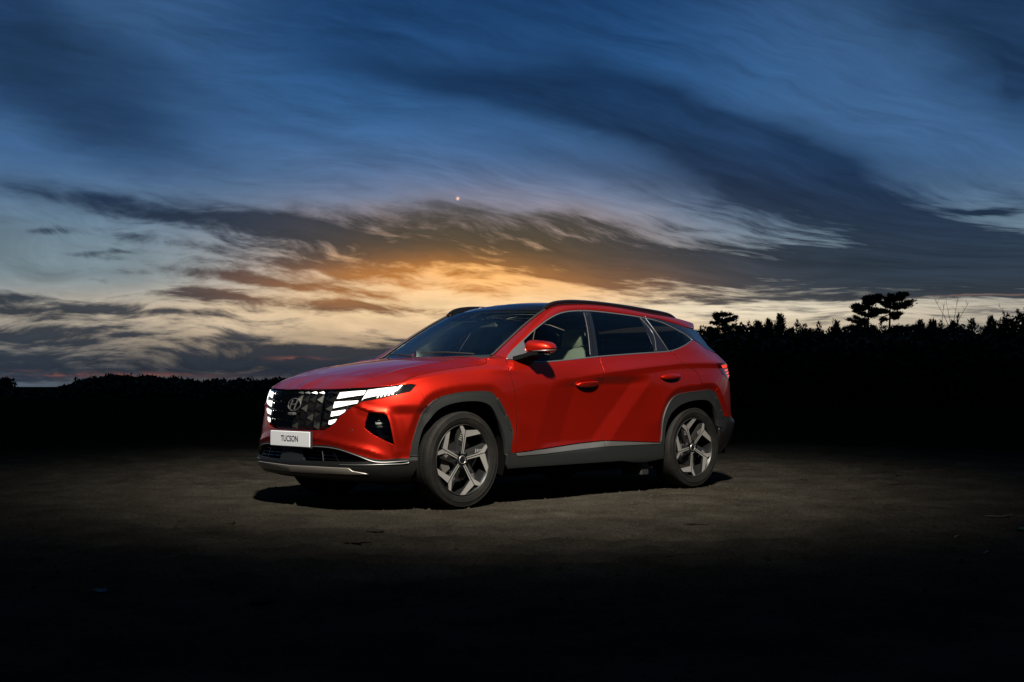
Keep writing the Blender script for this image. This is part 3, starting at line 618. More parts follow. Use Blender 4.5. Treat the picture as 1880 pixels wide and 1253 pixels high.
# grille
GR = [(-1.5302,.5750),(-1.2816,.5760),(-1.16,.5822),(-1.145,.5900),(-1.1189,.6050),(-1.076,.632),(-1.0420,.673),(-.9800,.714),(-.9333,.7467),(-.882,.7676),(-.8575,.7834),(-.812,.866),(-.8028,.8748),(-.9387,.8685),(-1.1312,.8608),(-1.4131,.8554),(-1.5302,.854)]
gr = panel('grille', GR, 'gloss_black', car, 0, out=-.038, depth=0, h=.03)
cols = [(-.04,.04),(.04,.12),(.12,.20),(.20,.28),(.28,None)]; rowz = [.578,.637,.702,.767,.832,.862]; rend = [.375,.388,.402,.418,.440]
for r_ in range(5):
    z0, z1 = rowz[r_], rowz[r_+1]; 
    for ci, (a, b) in enumerate(cols):
        for sd in ((-1,) if ci == 0 else (-1, 1)):
            e = b if b else rend[r_]; w_ = e-a; pk = .008 if r_ < 4 else .0
            P2 = [(a+.003,z0+.003),(a+w_*.5,z0+.003+pk),(e-.003,z0+.003),(e-.003,z1-.003),(a+w_*.5,z1-.003+pk*(r_ < 3)),(a+.003,z1-.003),(a+w_*.60,z0+(z1-z0)*.42)]
            O = [-.030,-.008,-.026,-.030,-.006,-.030,.004]
            ss = np.array([abs(SMIN)*-1 + abs(p[0]) for p in P2]); pts = Sf(np.maximum(ss, SMIN), np.array([p[1] for p in P2]), np.array(O))
            for q, p in enumerate(P2):
                if p[0] < 0: pts[q,1] *= -1
            if sd > 0: pts[:,1] *= -1
            Fc = [(6,i,(i+1) % 6) for i in range(6)]
            if sd > 0: Fc = [f[::-1] for f in Fc]
            build('grille_cell', pts, Fc, None, gr, False, mats=['dark_chrome','dark_chrome_facet'], mi=[0,1,0,0,0,0] if (r_+ci) % 3 else [0,1,1,0,0,0])  # lit facets get the lighter chrome: their light is put into the colour
for r_ in range(1, 5):                               # thin bright edges where the rows of facets meet
    for sd in (-1, 1):
        z0 = rowz[r_]; q = []
        for a, b in ((0.,.04),(.04,.12),(.12,.20),(.20,.28),(.28,rend[r_])):
            if a == 0.: q += [(0., z0+.008, -.005), (.04, z0, -.024)]
            else: q += [((a+b)/2, z0+.008, -.005), (b, z0, -.022)]
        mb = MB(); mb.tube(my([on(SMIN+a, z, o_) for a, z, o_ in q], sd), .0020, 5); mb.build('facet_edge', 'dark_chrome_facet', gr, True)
# frame line round the grille top
mb = MB(); q = line_on([(-1.5302,.8665),(-1.4131,.8675),(-1.1312,.8715),(-.9387,.8775),(-.82,.8815)], -.012, 4); mb.tube(my(q[::-1], 1) + [tuple(p) for p in q[1:]], .007, 6); mb.build('grille_top_bar', 'gloss_black', gr, True)
# emblem: slanted H in an oval ring
def face_pt(y, z, out): 
    p = on(SMIN + abs(y), z, out); return (p[0], -p[1] if y > 0 else p[1], z)
em = MB(); t = np.linspace(0, 2*math.pi, 41)
em.tube([face_pt(.082*math.cos(a), .757+.044*math.sin(a), .010) for a in t], .0046, 8, cap=False)
em.build('emblem', 'silver_trim', gr, True)
emo = [o for o in gr.children if o.name.startswith('emblem')][0]
hb = MB()
for y0, y1 in ((.040,.024),(-.024,-.040)): hb.tube([face_pt(y0+.004, .724, .014), face_pt((y0+y1)/2, .757, .016), face_pt(y1-.004, .790, .014)], [.007,.0055,.007], 8)
hb.tube([face_pt(.030,.752,.015), face_pt(0,.757,.017), face_pt(-.030,.762,.015)], .005, 8)
hb.build('emblem_letter', 'silver_trim', emo, True)
cmb = MB(); cmb.box(face_pt(0, .690, .012), (.03,.075,.022), bev=.005); cmb.build('front_camera', 'silver_trim', gr)
# headlamps
WING = [(-.8560,.7834),(-.6823,.8063),(-.5586,.8337),(-.4604,.8538),(-.4381,.873),(-.4089,.8990),(-.4411,.9032),(-.5245,.8978),(-.66,.8830),(-.8080,.8720)]
WLIT = [(-.8072,.8640),(-.6900,.8765),(-.5693,.8868),(-.5480,.8830),(-.5413,.8758),(-.5600,.8620),(-.5944,.8501),(-.6905,.8318),(-.8374,.8061),(-.8541,.7930)]
DRL = [[(-1.0713,.8505),(-.95,.8590),(-.8187,.8656),(-.8440,.8289),(-.9084,.8214),(-1.0912,.7986)], [(-1.1055,.7837),(-.8809,.7939),(-.8872,.7701),(-1.1131,.7318)],
       [(-1.1226,.7133),(-.9849,.7293),(-.9963,.7071),(-1.0416,.6847),(-1.1261,.6726)], [(-1.1379,.6502),(-1.0582,.6642),(-1.0785,.6327),(-1.1109,.6175),(-1.1383,.6170)]]
for sd in (-1, 1):
    hlp = panel('headlamp', WING, 'gloss_black', car, sd, out=-.006, depth=.03, h=.02)
    panel('main_light', WLIT, 'lamp_white', hlp, sd, out=-.001, depth=.006, h=.02)
    for q in DRL:
        panel('daytime_light', offset_poly(q, .0035), 'lamp_white', hlp, sd, out=.000, depth=.03, h=.02)
        panel('light_surround', offset_poly(q, -.005), 'gloss_black', hlp, sd, out=-.0040, depth=.03, h=.02)
    for k in range(5):
        a = -.72 + .030*k; zl = float(np.interp(a, [-.8374,-.6905,-.5944], [.8061,.8318,.8501])); panel('light_facet', [(a,zl-.003),(a+.016,zl-.001),(a+.008,zl-.016),(a-.008,zl-.019)], 'lamp_reflector', hlp, sd, out=-.003, depth=.002, h=.03)
# number plate with its holder
pl = MB(); pl.box((-.901,0,.5085), (.012,.52,.112), bev=.004); plo = pl.build('number_plate', 'plate_white', car)
hb = MB(); hb.box((-.893,0,.5065), (.02,.535,.124), bev=.004); hb.build('plate_holder', 'dark_plastic', plo)
def text_mesh(body, size, material, name, parent, M, depth=.0006, scale=(1,1,1)):
    cu = bpy.data.curves.new('t', 'FONT'); cu.body = body; cu.size = size; cu.align_x = 'CENTER'; cu.align_y = 'CENTER'; cu.extrude = depth; cu.resolution_u = 6; cu.offset = .0004
    to = bpy.data.objects.new('t', cu); COL.objects.link(to); dg = bpy.context.evaluated_depsgraph_get(); me = bpy.data.meshes.new_from_object(to.evaluated_get(dg)); bpy.data.objects.remove(to)
    me.transform(M @ Matrix.Diagonal((*scale, 1))); me.materials.clear(); me.materials.append(MAT[material]); me.name = name
    return link(bpy.data.objects.new(name, me), parent)
text_mesh('TUCSON', .060, 'ink', 'plate_lettering', plo, Matrix(((0,0,-1,-.9075),(-1,0,0,0),(0,1,0,.5085),(0,0,0,1))), scale=(.93,1,1))
# parking sensors
for sd in (-1, 1):
    for s_, z_ in ((-.924,.580),(-1.207,.554)):
        mb = MB(); n = Sn(np.array([s_]), np.array([z_]))[0]; c = on(s_, z_, .001); ax = np.cross(n, [0,0,1]); ax /= np.linalg.norm(ax); up = np.cross(ax, n)
        mb.tube(my([c + ax*.011*math.cos(a) + up*.011*math.sin(a) for a in np.linspace(0, 2*math.pi, 19)], sd), .0011, 5, cap=False); mb.build('parking_sensor', 'dark_plastic', bump, True)

# ---- bonnet: smooth surface through its edges and crown
hlS = Sf(np.array([p[0] for p in hl]), np.array([p[1] for p in hl]))
LIP = [(-1.5302,.8665),(-1.4131,.8675),(-1.25,.8695),(-1.1312,.8715),(-1.03,.8745),(-.9387,.8780),(-.86,.8810),(-.8028,.8835),(-.72,.8890),(-.62,.8955),(-.5411,.9040)]
lip = cat_open(LIP, 3); lipS = Sf(lip[:,0], lip[:,1])
ctrl = []
for p in lipS[::3]: ctrl.append((p[0], p[1], p[2])); 
for p in hlS[::4]: ctrl.append((p[0], p[1], p[2]))
CENT = [(-.79,.9000),(-.74,.9270),(-.66,.9560),(-.52,.9900),(-.34,1.0270),(-.1,1.0700),(.12,1.1030),(.26,1.1200)]
for x_, z_ in CENT:
    ye = float(np.interp(x_, np.r_[lipS[::-1,0][::-1], hlS[:,0]], np.r_[lipS[:,1], hlS[:,1]])); ze = float(np.interp(x_, np.r_[lipS[:,0], hlS[:,0]], np.r_[lipS[:,2], hlS[:,2]]))
    ctrl.append((x_, 0, z_))
    for fr_, dr in ((.4,.07),(.72,.30)):
        yy = ye*fr_
        if x_ < -.7: 
            if fr_ > .5: continue
            ctrl.append((x_+.03, yy, z_-.002)); continue
        ctrl.append((x_, yy, z_ - (z_-ze)*dr))
ctrl += [(.30,-.74,1.106),(.33,-.60,1.118),(.33,-.3,1.124),(.33,0,1.127)]
ctrl = np.array(ctrl); k = np.abs(ctrl[:,1]) > 1e-6; ctrl = np.vstack([ctrl, ctrl[k]*np.array([1,-1,1])])
def tps_fit(P, lam=2e-5):
    X = P[:,:2]; n = len(X); r2 = ((X[:,None]-X[None])**2).sum(-1); Kk = .5*r2*np.log(r2+1e-12); Q = np.c_[np.ones(n), X]
    A = np.block([[Kk+lam*np.eye(n), Q],[Q.T, np.zeros((3,3))]]); c = np.linalg.solve(A, np.r_[P[:,2], 0,0,0]); return X, c
TX, TCo = tps_fit(ctrl)
CRX = [(-.80,-.50),(-.5,-.565),(0,-.615),(.35,-.63)]         # faint fold along each flank of the bonnet
def hoodz(x, y):
    X = np.stack([x, y], -1); r2 = ((X[...,None,:]-TX)**2).sum(-1); z = (.5*r2*np.log(r2+1e-12))@TCo[:-3] + TCo[-3] + x*TCo[-2] + y*TCo[-1]
    yc = np.interp(x, [c[0] for c in CRX], [-c[1] for c in CRX]); d = np.abs(y)-yc
    return z + .007*np.exp(-np.abs(d)/.03)*sm((x+.85)/.3)
def hoodS(x, y): return np.stack([x, y, hoodz(x, y)], -1)
def hoodN(x, y):
    e = .003; n = np.stack([-(hoodz(x+e,y)-hoodz(x-e,y))/(2*e), -(hoodz(x,y+e)-hoodz(x,y-e))/(2*e), np.ones_like(x)], -1); return n/np.linalg.norm(n, axis=-1, keepdims=True)
half = [tuple(p[:2]) for p in lipS] + [tuple(p[:2]) for p in hlS[1:]]
HOOD = half + [(.325,-.60),(.34,-.3)]
hood_outline = HOOD + [(.343,0)] + [(x, -y) for x, y in rev(HOOD)][:-1]
V, Fc, N = panel_mesh(hood_outline, h=.022, gap=.0032, depth=.016, surf=hoodS, norm=hoodN)
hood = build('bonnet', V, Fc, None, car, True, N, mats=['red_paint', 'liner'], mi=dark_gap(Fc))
# ---- A pillar, cantrail and roof side: strip lofted between the window edge and the roof ditch
PAIR = [((.30,1.0965),(.305,-.775,1.108)),((.40,1.0955),(.40,-.715,1.112)),((.46,1.0968),(.47,-.698,1.135)),((.5024,1.1333),(.54,-.688,1.18)),((.7045,1.2517),(.70,-.667,1.28)),((.8545,1.3403),(.84,-.645,1.365)),((1.0216,1.4214),(.99,-.625,1.447)),((1.1785,1.4772),(1.12,-.609,1.508)),((1.3087,1.5053),(1.25,-.602,1.549)),((1.5319,1.5243),(1.50,-.60,1.573)),((1.6952,1.5246),(1.70,-.60,1.579)),((1.9377,1.5152),(1.95,-.60,1.573)),((2.2004,1.5000),(2.2,-.598,1.556)),((2.46,1.4855),(2.46,-.593,1.532)),((2.6188,1.4575),(2.65,-.585,1.521)),((2.8224,1.4195),(2.84,-.573,1.508)),((2.95,1.4125),(2.97,-.567,1.492)),((3.11,1.4120),(3.08,-.56,1.477))]
ea = cat_open([p[0] for p in PAIR], 5); eb = cat_open([p[1] for p in PAIR], 5); eaS = Sf(ea[:,0], ea[:,1])
G = []
for i in range(len(ea)):
    A_, B_ = eaS[i], eb[i]; L = np.linalg.norm(B_-A_); f = np.clip((eb[i,0]-.5)/.8, 0, 1)
    o_ = np.array([-.45,-.8,.35])*(1-f) + np.array([0,-.62,.78])*f; o_ /= np.linalg.norm(o_)
    Cc = (A_+B_)/2 + o_*L*(.10+.16*f) + np.array([0,-.01,0])
    G.append([A_*(1-t)**2 + 2*Cc*t*(1-t) + B_*t*t for t in np.linspace(0, 1, 9)])
G = np.array(G)
for sd in (-1, 1):
    H = G.copy(); 
    if sd > 0: H[...,1] *= -1
    grid_mesh('roof_side_frame', H, 'red_paint', car, flip=(sd > 0), solid=.012)
IW = 10                                             # strip index where the windscreen starts
def loft_rows(i0, i1, dxf, dzf, n=33, inset=.004):
    rows = []
    for i in range(i0, i1+1):
        e = eb[i]; fr = (i-i0)/(i1-i0); row = []
        for y in np.linspace(-1, 1, n):
            q = 1-y*y; row.append((e[0] + dxf(fr)*q, abs(e[1])*y, e[2]-inset + dzf(fr)*q))
        rows.append(row)
    return np.array(rows)
IT = 35                                             # strip index of the windscreen header
ws = loft_rows(IW-1, IT, lambda f: -.17+.04*f, lambda f: -.012+.036*f)
grid_mesh('windscreen', ws, 'windshield_glass', car, flip=False)
wsv = [o for o in car.children if o.name.startswith('windscreen')][0]
rows = loft_rows(IW-1, IT, lambda f: -.17+.04*f, lambda f: -.012+.036*f, 61, .008)
def band(r0, r1, c0, c1, nm): grid_mesh(nm, rows[r0:r1, c0:c1], 'gloss_black', wsv, flip=False)
band(len(rows)-3, len(rows), 0, 61, 'shade_band'); band(0, len(rows), 0, 2, 'black_border'); band(0, len(rows), 59, 61, 'black_border')
band(len(rows)-6, len(rows)-2, 28, 33, 'sensor_patch')
for sd in (-1, 1):                                   # rubber seal between pillar and glass
    mb = MB(); q = eb[IW-2:IT+1] + np.array([-.004,.002,.004]); mb.tube(my(q, sd), .010, 8, flat=.7); mb.build('windscreen_seal', 'dark_plastic', wsv, True)
rf = loft_rows(IT, len(eb)-1, lambda f: -.13*max(0, 1-f*4.)**1.5 + .09*max(0,(f-.75)*4)**2, lambda f: .024+.018*min(1, f*6), 41, .004)
nr = len(rf)
grid_mesh('roof_panel', rf[nr-18:], 'red_paint', car, flip=False)
sr = grid_mesh('sunroof', rf[4:nr-17], 'gloss_black', car, flip=False)
grid_mesh('roof_header', rf[:5]-np.array([0,0,.001]), 'gloss_black', car, flip=False)
# headliner under the roof
hd = loft_rows(IT+1, len(eb)-4, lambda f: -.12*max(0, 1-f*4.)**1.5, lambda f: .02, 15, .05); grid_mesh('headliner', hd, 'headliner', car, flip=False)
# spoiler
sp_top = rf[-1]; spb = sp_top + np.array([-.02,0,-.045]); spi = sp_top + np.array([-.20,0,-.05])
grid_mesh('rear_spoiler', np.array([sp_top+np.array([0,0,.001]), sp_top+np.array([.012,0,-.012]), spb, spi]), 'red_paint', car, flip=False)
for sd in (-1, 1):
    # roof rail
    RL = [(1.10,-.598,1.512),(1.17,-.598,1.552),(1.233,-.598,1.572),(1.358,-.60,1.590),(1.582,-.60,1.598),(1.914,-.60,1.591),(2.261,-.598,1.572),(2.587,-.592,1.550),(2.717,-.588,1.534),(2.81,-.582,1.508)]
    q = cat_open(RL, 5); mb = MB(); rr = np.r_[.008, np.full(len(q)-2, .015), .008]; rr[1:4] = (.011,.013,.0145); rr[-4:-1] = (.0145,.013,.011)
    mb.tube(my(q, sd), rr, 10, flat=1.0)
    qq = q.copy(); qq[:,2] -= .02; qq[:,1] += .004; mb.tube(my(qq[4:-4], sd), .013, 8)
    mb.build('roof_rail', 'gloss_black', car, True)
    # bright window surround
    DLO = [(.4650,1.1000),(.5024,1.1333),(.7045,1.2517),(.8545,1.3403),(1.0216,1.4214),(1.1785,1.4772),(1.3087,1.5053),(1.5319,1.5243),(1.6952,1.5246),(1.9377,1.5152),(2.2004,1.4988),(2.3469,1.4840),(2.4994,1.4538),(2.6347,1.3978),(2.757,1.3472),(2.8266,1.3080)]
    BOT = [(2.8266,1.3080),(2.735,1.2815),(2.6345,1.2500),(2.4987,1.2132),(2.3882,1.1931),(2.216,1.1806),(1.9528,1.1643),(1.4787,1.1315),(1.1242,1.1011),(.8208,1.0778),(.723,1.0780),(.6377,1.0900),(.4650,1.1000)]
    up = cat_open(DLO, 4); bo = cat_open(BOT, 3); outer = [tuple(p) for p in up] + [tuple(p) for p in bo[1:-1]]
    INN = offset_poly(outer, .0070)
    # wide bright sail at the mirror corner
    inner = []
    for p in INN:
        if p[0] < .66: continue
        inner.append(tuple(p))
    ws_ = panel('window_surround', outer, 'satin_chrome', car, sd, out=.002, depth=.01, h=.02, holes=[inner])
    iu = [p for p in inner if p[1] > np.interp(p[0], [.6,1.4,2.4,2.83], [1.16,1.20,1.27,1.312])]; ib = [p for p in inner if p not in iu]
    iu.sort(key=lambda p: p[0]); ib.sort(key=lambda p: p[0]); iu = np.array(iu); ib = np.array(ib)
    def slice_(lt, lb, rt, rb):
        T = [(x, float(np.interp(x, iu[:,0], iu[:,1]))) for x in np.linspace(lt, rt, 14)]; B_ = [(x, float(np.interp(x, ib[:,0], ib[:,1]))) for x in np.linspace(rb, lb, 14)]; return T + B_
    x0 = float(iu[0,0])
    panel('window_pane', slice_(x0+.002, x0+.002, 1.5127, 1.3714), 'side_glass', [o for o in car.children if o.name.startswith('front_door')][-1], sd, out=-.006, depth=0, h=.03)
    rd_ = [o for o in car.children if o.name.startswith('rear_door')][-1]
    panel('window_pane', slice_(1.6051, 1.4698, 2.205, 2.2018), 'privacy_glass', rd_, sd, out=-.006, depth=0, h=.03)
    panel('door_pillar', slice_(1.5127, 1.3714, 1.553, 1.414), 'gloss_black', [o for o in car.children if o.name.startswith('front_door')][-1], sd, out=-.001, depth=.006, h=.03)
    panel('door_pillar', slice_(1.562, 1.423, 1.6051, 1.4698), 'gloss_black', rd_, sd, out=-.001, depth=.006, h=.03)
    panel('door_pillar', slice_(2.205, 2.2018, 2.2786, 2.372), 'gloss_black', rd_, sd, out=-.001, depth=.006, h=.03)
    qp_ = [o for o in car.children if o.name.startswith('rear_quarter_panel')][-1]
    panel('quarter_pane', slice_(2.2886, 2.382, float(iu[-1,0]), float(ib[-1,0])), 'privacy_glass', qp_, sd, out=-.005, depth=0, h=.03)
    mb = MB(); mb.tube(my(line_on([(2.2836,1.483),(2.32,1.36),(2.377,1.198)], .001, 6), sd), .0018, 6); mb.build('bright_bead', 'silver_trim', rd_, True)
    mb = MB(); mb.tube(my(line_on([(2.215,1.487),(2.272,1.345),(2.215,1.195)], .001, 6), sd), .002, 6); mb.build('glass_channel', 'silver_trim', rd_, True)
    mb = MB(); mb.tube(my(line_on([(1.5145,1.500),(1.445,1.32),(1.374,1.145)], .001, 6), sd), .002, 6); mb.build('bright_bead', 'silver_trim', [o for o in car.children if o.name.startswith('front_door')][-1], True)
    # gloss black garnish between roof, quarter glass and rear window
    GN = [(2.2847,1.4985),(2.46,1.481),(2.6191,1.453),(2.8224,1.4155),(2.95,1.408),(3.10,1.408),(3.165,1.412),(3.2036,1.388),(3.2346,1.318),(3.2646,1.246),(3.282,1.2025),(3.178,1.2098),(3.0813,1.2476),(2.95,1.283),(2.8326,1.3134),(2.7542,1.3505),(2.6362,1.4007),(2.5004,1.4565),(2.3469,1.4865)]
    panel('pillar_garnish', GN, 'gloss_black', car, sd, out=.004, depth=.012, h=.02)
# cowl and wipers
hb_ = hoodS(np.array([.29,.325,.34,.343,.34,.325,.29]), np.array([-.74,-.60,-.3,0,.3,.60,.74])); yy = np.linspace(-.74,.74,25)
c0 = np.stack([np.interp(yy, hb_[:,1], hb_[:,0])-.02, yy, np.interp(yy, hb_[:,1], hb_[:,2])-.03], -1); c1 = ws[0][np.linspace(0, 32, 25).astype(int)] + np.array([.06,0,.012]); c1b = (c0+c1)/2 - np.array([0,0,.03])
grid_mesh('cowl', np.array([c0, c1b, c1]), 'dark_plastic', car, flip=False)
for yb, yt, rr_ in ((.05,.60,2), (-.55,.02,3)):
    mb = MB(); a = ws[1][int((yb/.7+1)*16)]; b = ws[rr_+1][int(np.clip((yt/.7+1)*16, 0, 32))]; mb.tube([a+np.array([-.03,0,.012]), (a+b)/2+np.array([-.03,0,.02]), b+np.array([-.025,0,.012])], [.009,.007,.004], 6); mb.build('wiper', 'dark_plastic', car, True)
# rear window and tailgate
RE = [(3.16,1.415),(3.2036,1.388),(3.2386,1.3186),(3.2686,1.2458),(3.2886,1.1998),(3.32,1.155),(3.345,1.113)]
re_ = cat_open(RE, 4); reS = Sf(re_[:,0], re_[:,1]); rw = []
for i, e in enumerate(reS):
    f = i/(len(reS)-1); rw.append([(e[0] + (.09+.06*f)*(1-y*y), abs(e[1])*y, e[2]) for y in np.linspace(-1, 1, 25)])
rw = np.array(rw); tg = panel('tailgate', TAILG, 'red_paint', car, 0, gap=.002, h=.03)
grid_mesh('tailgate_frame', rw[15:], 'red_paint', tg, flip=False); grid_mesh('rear_window', rw[:16], 'privacy_glass', tg, flip=False)
rbm = panel('rear_bumper', RBUMP, 'red_paint', car, 0, gap=.002, h=.022); panel('rear_lower_bumper', RLOW, 'bumper_black', car, 0, out=.006, depth=.03, h=.03)
for sd in (-1, 1):
    tl = panel('tail_lamp', TAILL, 'tail_dark', car, sd, out=.002, depth=.01, h=.02)
    panel('lit_bar', [(3.10,1.080),(3.20,1.086),(3.335,1.094),(3.345,1.072),(3.22,1.060),(3.135,1.056)], 'tail_red', tl, sd, out=.005, depth=.004, h=.02)
    for k in range(3):
        a, z_ = 3.17+.035*k, 1.040-.026*k; panel('lit_bar', [(a,z_),(3.36+.004*k,z_+.016),(3.365+.004*k,z_+.003),(a+.02,z_-.010)], 'tail_red', tl, sd, out=.005, depth=.004, h=.02)
panel('light_bar', [(3.42,1.062),(4.2683,1.062),(4.2683,1.035),(3.44,1.035)], 'tail_red', tg, 0, out=.006, depth=.006, h=.04)
ub = MB(); ub.box((1.34,0,.215), (3.7,1.30,.05)); ub.box((1.34,0,.245), (1.62,1.66,.06)); ub.box((-.45,0,.30), (.5,1.0,.12)); ub.box((3.2,0,.34), (.5,1.3,.14)); ub.tube([(2.2,.35,.24),(3.3,.35,.26)], .09, 10)
ub.box((1.1,-.35,.205),(1.5,.4,.05)); ub.build('underbody', 'liner', car)
mb = MB(); mb.box((2.06,-.75,.205), (.10,.22,.13), bev=.01); mb.build('mud_flap', 'dark_plastic', car); mb = MB(); mb.box((2.06,.75,.205), (.10,.22,.13), bev=.01); mb.build('mud_flap', 'dark_plastic', car)
# wheel housings
for xc, I in ((0., afi), (2.68, ari)):
    for sd in (-1, 1):
        P = np.array(I); P = np.vstack([[P[0][0], .22], P, [P[-1][0], .22]]); o_ = Sf(P[:,0], P[:,1], .004); inn = o_.copy(); inn[:,1] = -.56; inn[:,2] += .03
        H = np.array([o_, (o_+inn)/2 + np.array([0,0,.02]), inn]); H[...,1] *= (1 if sd < 0 else -1); grid_mesh('wheel_housing', H, 'liner', car, flip=(sd > 0))
        ctr = np.array([xc, -.56*(1 if sd < 0 else -1), .25]); V = [tuple(p) for p in H[2]] + [tuple(ctr)]; build('housing_wall', V, [(i, i+1, len(V)-1) for i in range(len(V)-2)], 'liner', car, False)
# floor and bulkhead so that the cabin is closed
mb = MB(); mb.box((1.5,0,.42), (2.6,1.55,.04)); mb.box((.42,0,.70), (.04,1.6,.62)); mb.box((2.95,0,.72), (.04,1.5,.6)); mb.build('cabin_floor', 'interior', car)
# ---- door mirrors
for sd in (-1, 1):
    fd_ = [o for o in car.children if o.name.startswith('front_door')][0 if sd < 0 else 1]
    rings = []; nu, nk = 15, 28
    for i in range(nu):
        u = i/(nu-1); y = -.885 - .205*u
        e0 = min(1, (u/.10))**.5 if u < .10 else 1.; e1 = max(0., 1-((u-.55)/.45)**2.4)**.5 if u > .55 else 1.
        e = max(.02, e0*e1); hz = (.066-.020*u)*e; zc = 1.186 - .004*u; xf = .600 + .075*u**1.6; xr = .758 + .030*u
        ring = []
        for k in range(nk):
            a = 2*math.pi*k/nk; ca, sa = math.cos(a), math.sin(a)
            px = (abs(ca)**(.35 if ca > 0 else .85))*(1 if ca > 0 else -1); pz = (abs(sa)**.75)*(1 if sa > 0 else -1)
            xm = xf + (xr-xf)*.62; x = xm + (px*(xr-xm) if px > 0 else px*(xm-xf))*(.55+.45*e)
            ring.append((x, y, zc + pz*hz*(1.0 if pz > 0 else .80)))
        rings.append(ring + [ring[0]])
    Gm = np.array(rings); 
    if sd > 0: Gm[...,1] *= -1
    a, b = Gm.shape[:2]; V = Gm.reshape(-1, 3); Fc = []; mi = []
    for i in range(a-1):
        for j in range(b-1):
            q = (i*b+j, (i+1)*b+j, (i+1)*b+j+1, i*b+j+1); c = V[list(q)].mean(0); Fc.append(q if sd < 0 else q[::-1])
            mi.append(1 if c[2] < 1.153 or (c[0] > .752 and abs(c[2]-1.18) < .05) else 0)
    ms = build('door_mirror', V, Fc, None, car, True, mats=['red_paint','gloss_black'], mi=mi, sharp=60)
    mb = MB(); mb.tube(my([(.650,-.925,1.158),(.628,-.97,1.159),(.645,-1.03,1.161),(.69,-1.075,1.164),(.76,-1.090,1.168)], sd), [.002,.004,.0042,.004,.002], 6); mb.build('indicator_strip', 'satin_chrome', ms, True)
    # foot
    q = np.array([[(.520,-.860,1.088),(.720,-.862,1.072),(.720,-.862,1.105),(.520,-.862,1.118)],[(.555,-.905,1.098),(.735,-.905,1.095),(.735,-.905,1.128),(.555,-.905,1.132)],[(.600,-.955,1.122),(.745,-.955,1.122),(.745,-.955,1.148),(.600,-.955,1.150)],[(.625,-1.03,1.133),(.755,-1.03,1.133),(.755,-1.03,1.150),(.625,-1.03,1.150)]])
    q = np.concatenate([q, q[:,:1]], 1)
    if sd > 0: q[...,1] *= -1
    grid_mesh('mirror_foot', q, 'gloss_black', ms, flip=(sd < 0), smooth=True, sharp=40)
    if sd > 0: ms.location = (.19, -.07, .0)          # the far mirror is folded back against the glass
# ---- cabin
def cushion(mb, c, d, tilt=0., b=.04):
    mb.box(c, d, Matrix.Rotation(R(tilt), 3, 'Y'), bev=b)
for y_ in (-.38, .38):
    mb = MB(); cushion(mb, (1.28,y_,.66), (.52,.52,.16), -6, .05); cushion(mb, (1.60,y_,.93), (.15,.50,.62), 18, .06); so = mb.build('front_seat', 'seat', car, True, sharp=50)
    hb = MB(); cushion(hb, (1.70,y_,1.285), (.10,.27,.19), 10, .035); hb.tube([(1.69,y_-.06,1.19),(1.67,y_-.06,1.10)], .008, 6); hb.tube([(1.69,y_+.06,1.19),(1.67,y_+.06,1.10)], .008, 6); hb.build('headrest', 'seat', so, True, sharp=50)
mb = MB(); cushion(mb, (2.25,0,.68), (.5,1.30,.16), -6, .05); cushion(mb, (2.56,0,.93), (.15,1.30,.56), 20, .06); so = mb.build('rear_seat', 'seat', car, True, sharp=50)
for y_ in (-.42, .42):
    hb = MB(); cushion(hb, (2.66,y_,1.235), (.09,.25,.15), 10, .03); hb.build('headrest', 'seat', so, True, sharp=50)
db = np.array([[(x, y*.70, z) for y in np.linspace(-1, 1, 13)] for x, z in ((.47,1.06),(.62,1.075),(.82,1.055),(.90,.99),(.88,.80),(.75,.60))]); grid_mesh('dashboard', db, 'interior', car, flip=False)
mb = MB(); cx = np.array([1.00,-.38,.98]); ax1 = np.array([0,1,0]); ax2 = np.array([.42,0,.90]); ax2 /= np.linalg.norm(ax2)
mb.tube([cx + ax1*.185*math.cos(a) + ax2*.185*math.sin(a) for a in np.linspace(0, 2*math.pi, 33)], .015, 8, cap=False); mb.tube([cx-ax1*.18, cx, cx+ax1*.18], .02, 6); mb.tube([cx, cx-ax2*.18], .02, 6); mb.tube([cx, (.86,-.38,.94)], .03, 8); mb.build('steering_wheel', 'interior', car, True)
mb = MB(); mb.box((1.02,-.02,1.415), (.03,.25,.07), Matrix.Rotation(R(-15), 3, 'Y'), bev=.012); mb.tube([(1.01,-.02,1.43),(.98,-.02,1.475)], .01, 6); mb.build('cabin_mirror', 'interior', car)
for sd in (-1, 1):                                   # inside pillar trims, pale like the headlining
    H = [[eb[i]+np.array([.012,.012,-.012]), eb[i]+np.array([.045,.075,-.02]), eb[i]+np.array([.12,.045,-.06])] for i in range(11, 38, 3)]
    H = np.array(H); H[...,1] *= (1 if sd < 0 else -1); grid_mesh('pillar_trim', H, 'headliner', car, flip=(sd < 0))
    mb = MB(); mb.box((1.16,.36*sd,1.475), (.19,.42,.022), Matrix.Rotation(R(-14), 3, 'Y'), bev=.008); mb.build('sun_visor', 'headliner', car)
    H = np.array([[(1.43+.0*t, -.865+.20*t, 1.10+.40*t), (1.56, -.86+.20*t, 1.10+.40*t)] for t in np.linspace(0, 1, 5)]); H[...,0] += np.linspace(0, .09, 5)[:,None]; H[...,1] *= (1 if sd < 0 else -1); grid_mesh('pillar_trim', H, 'interior', car)
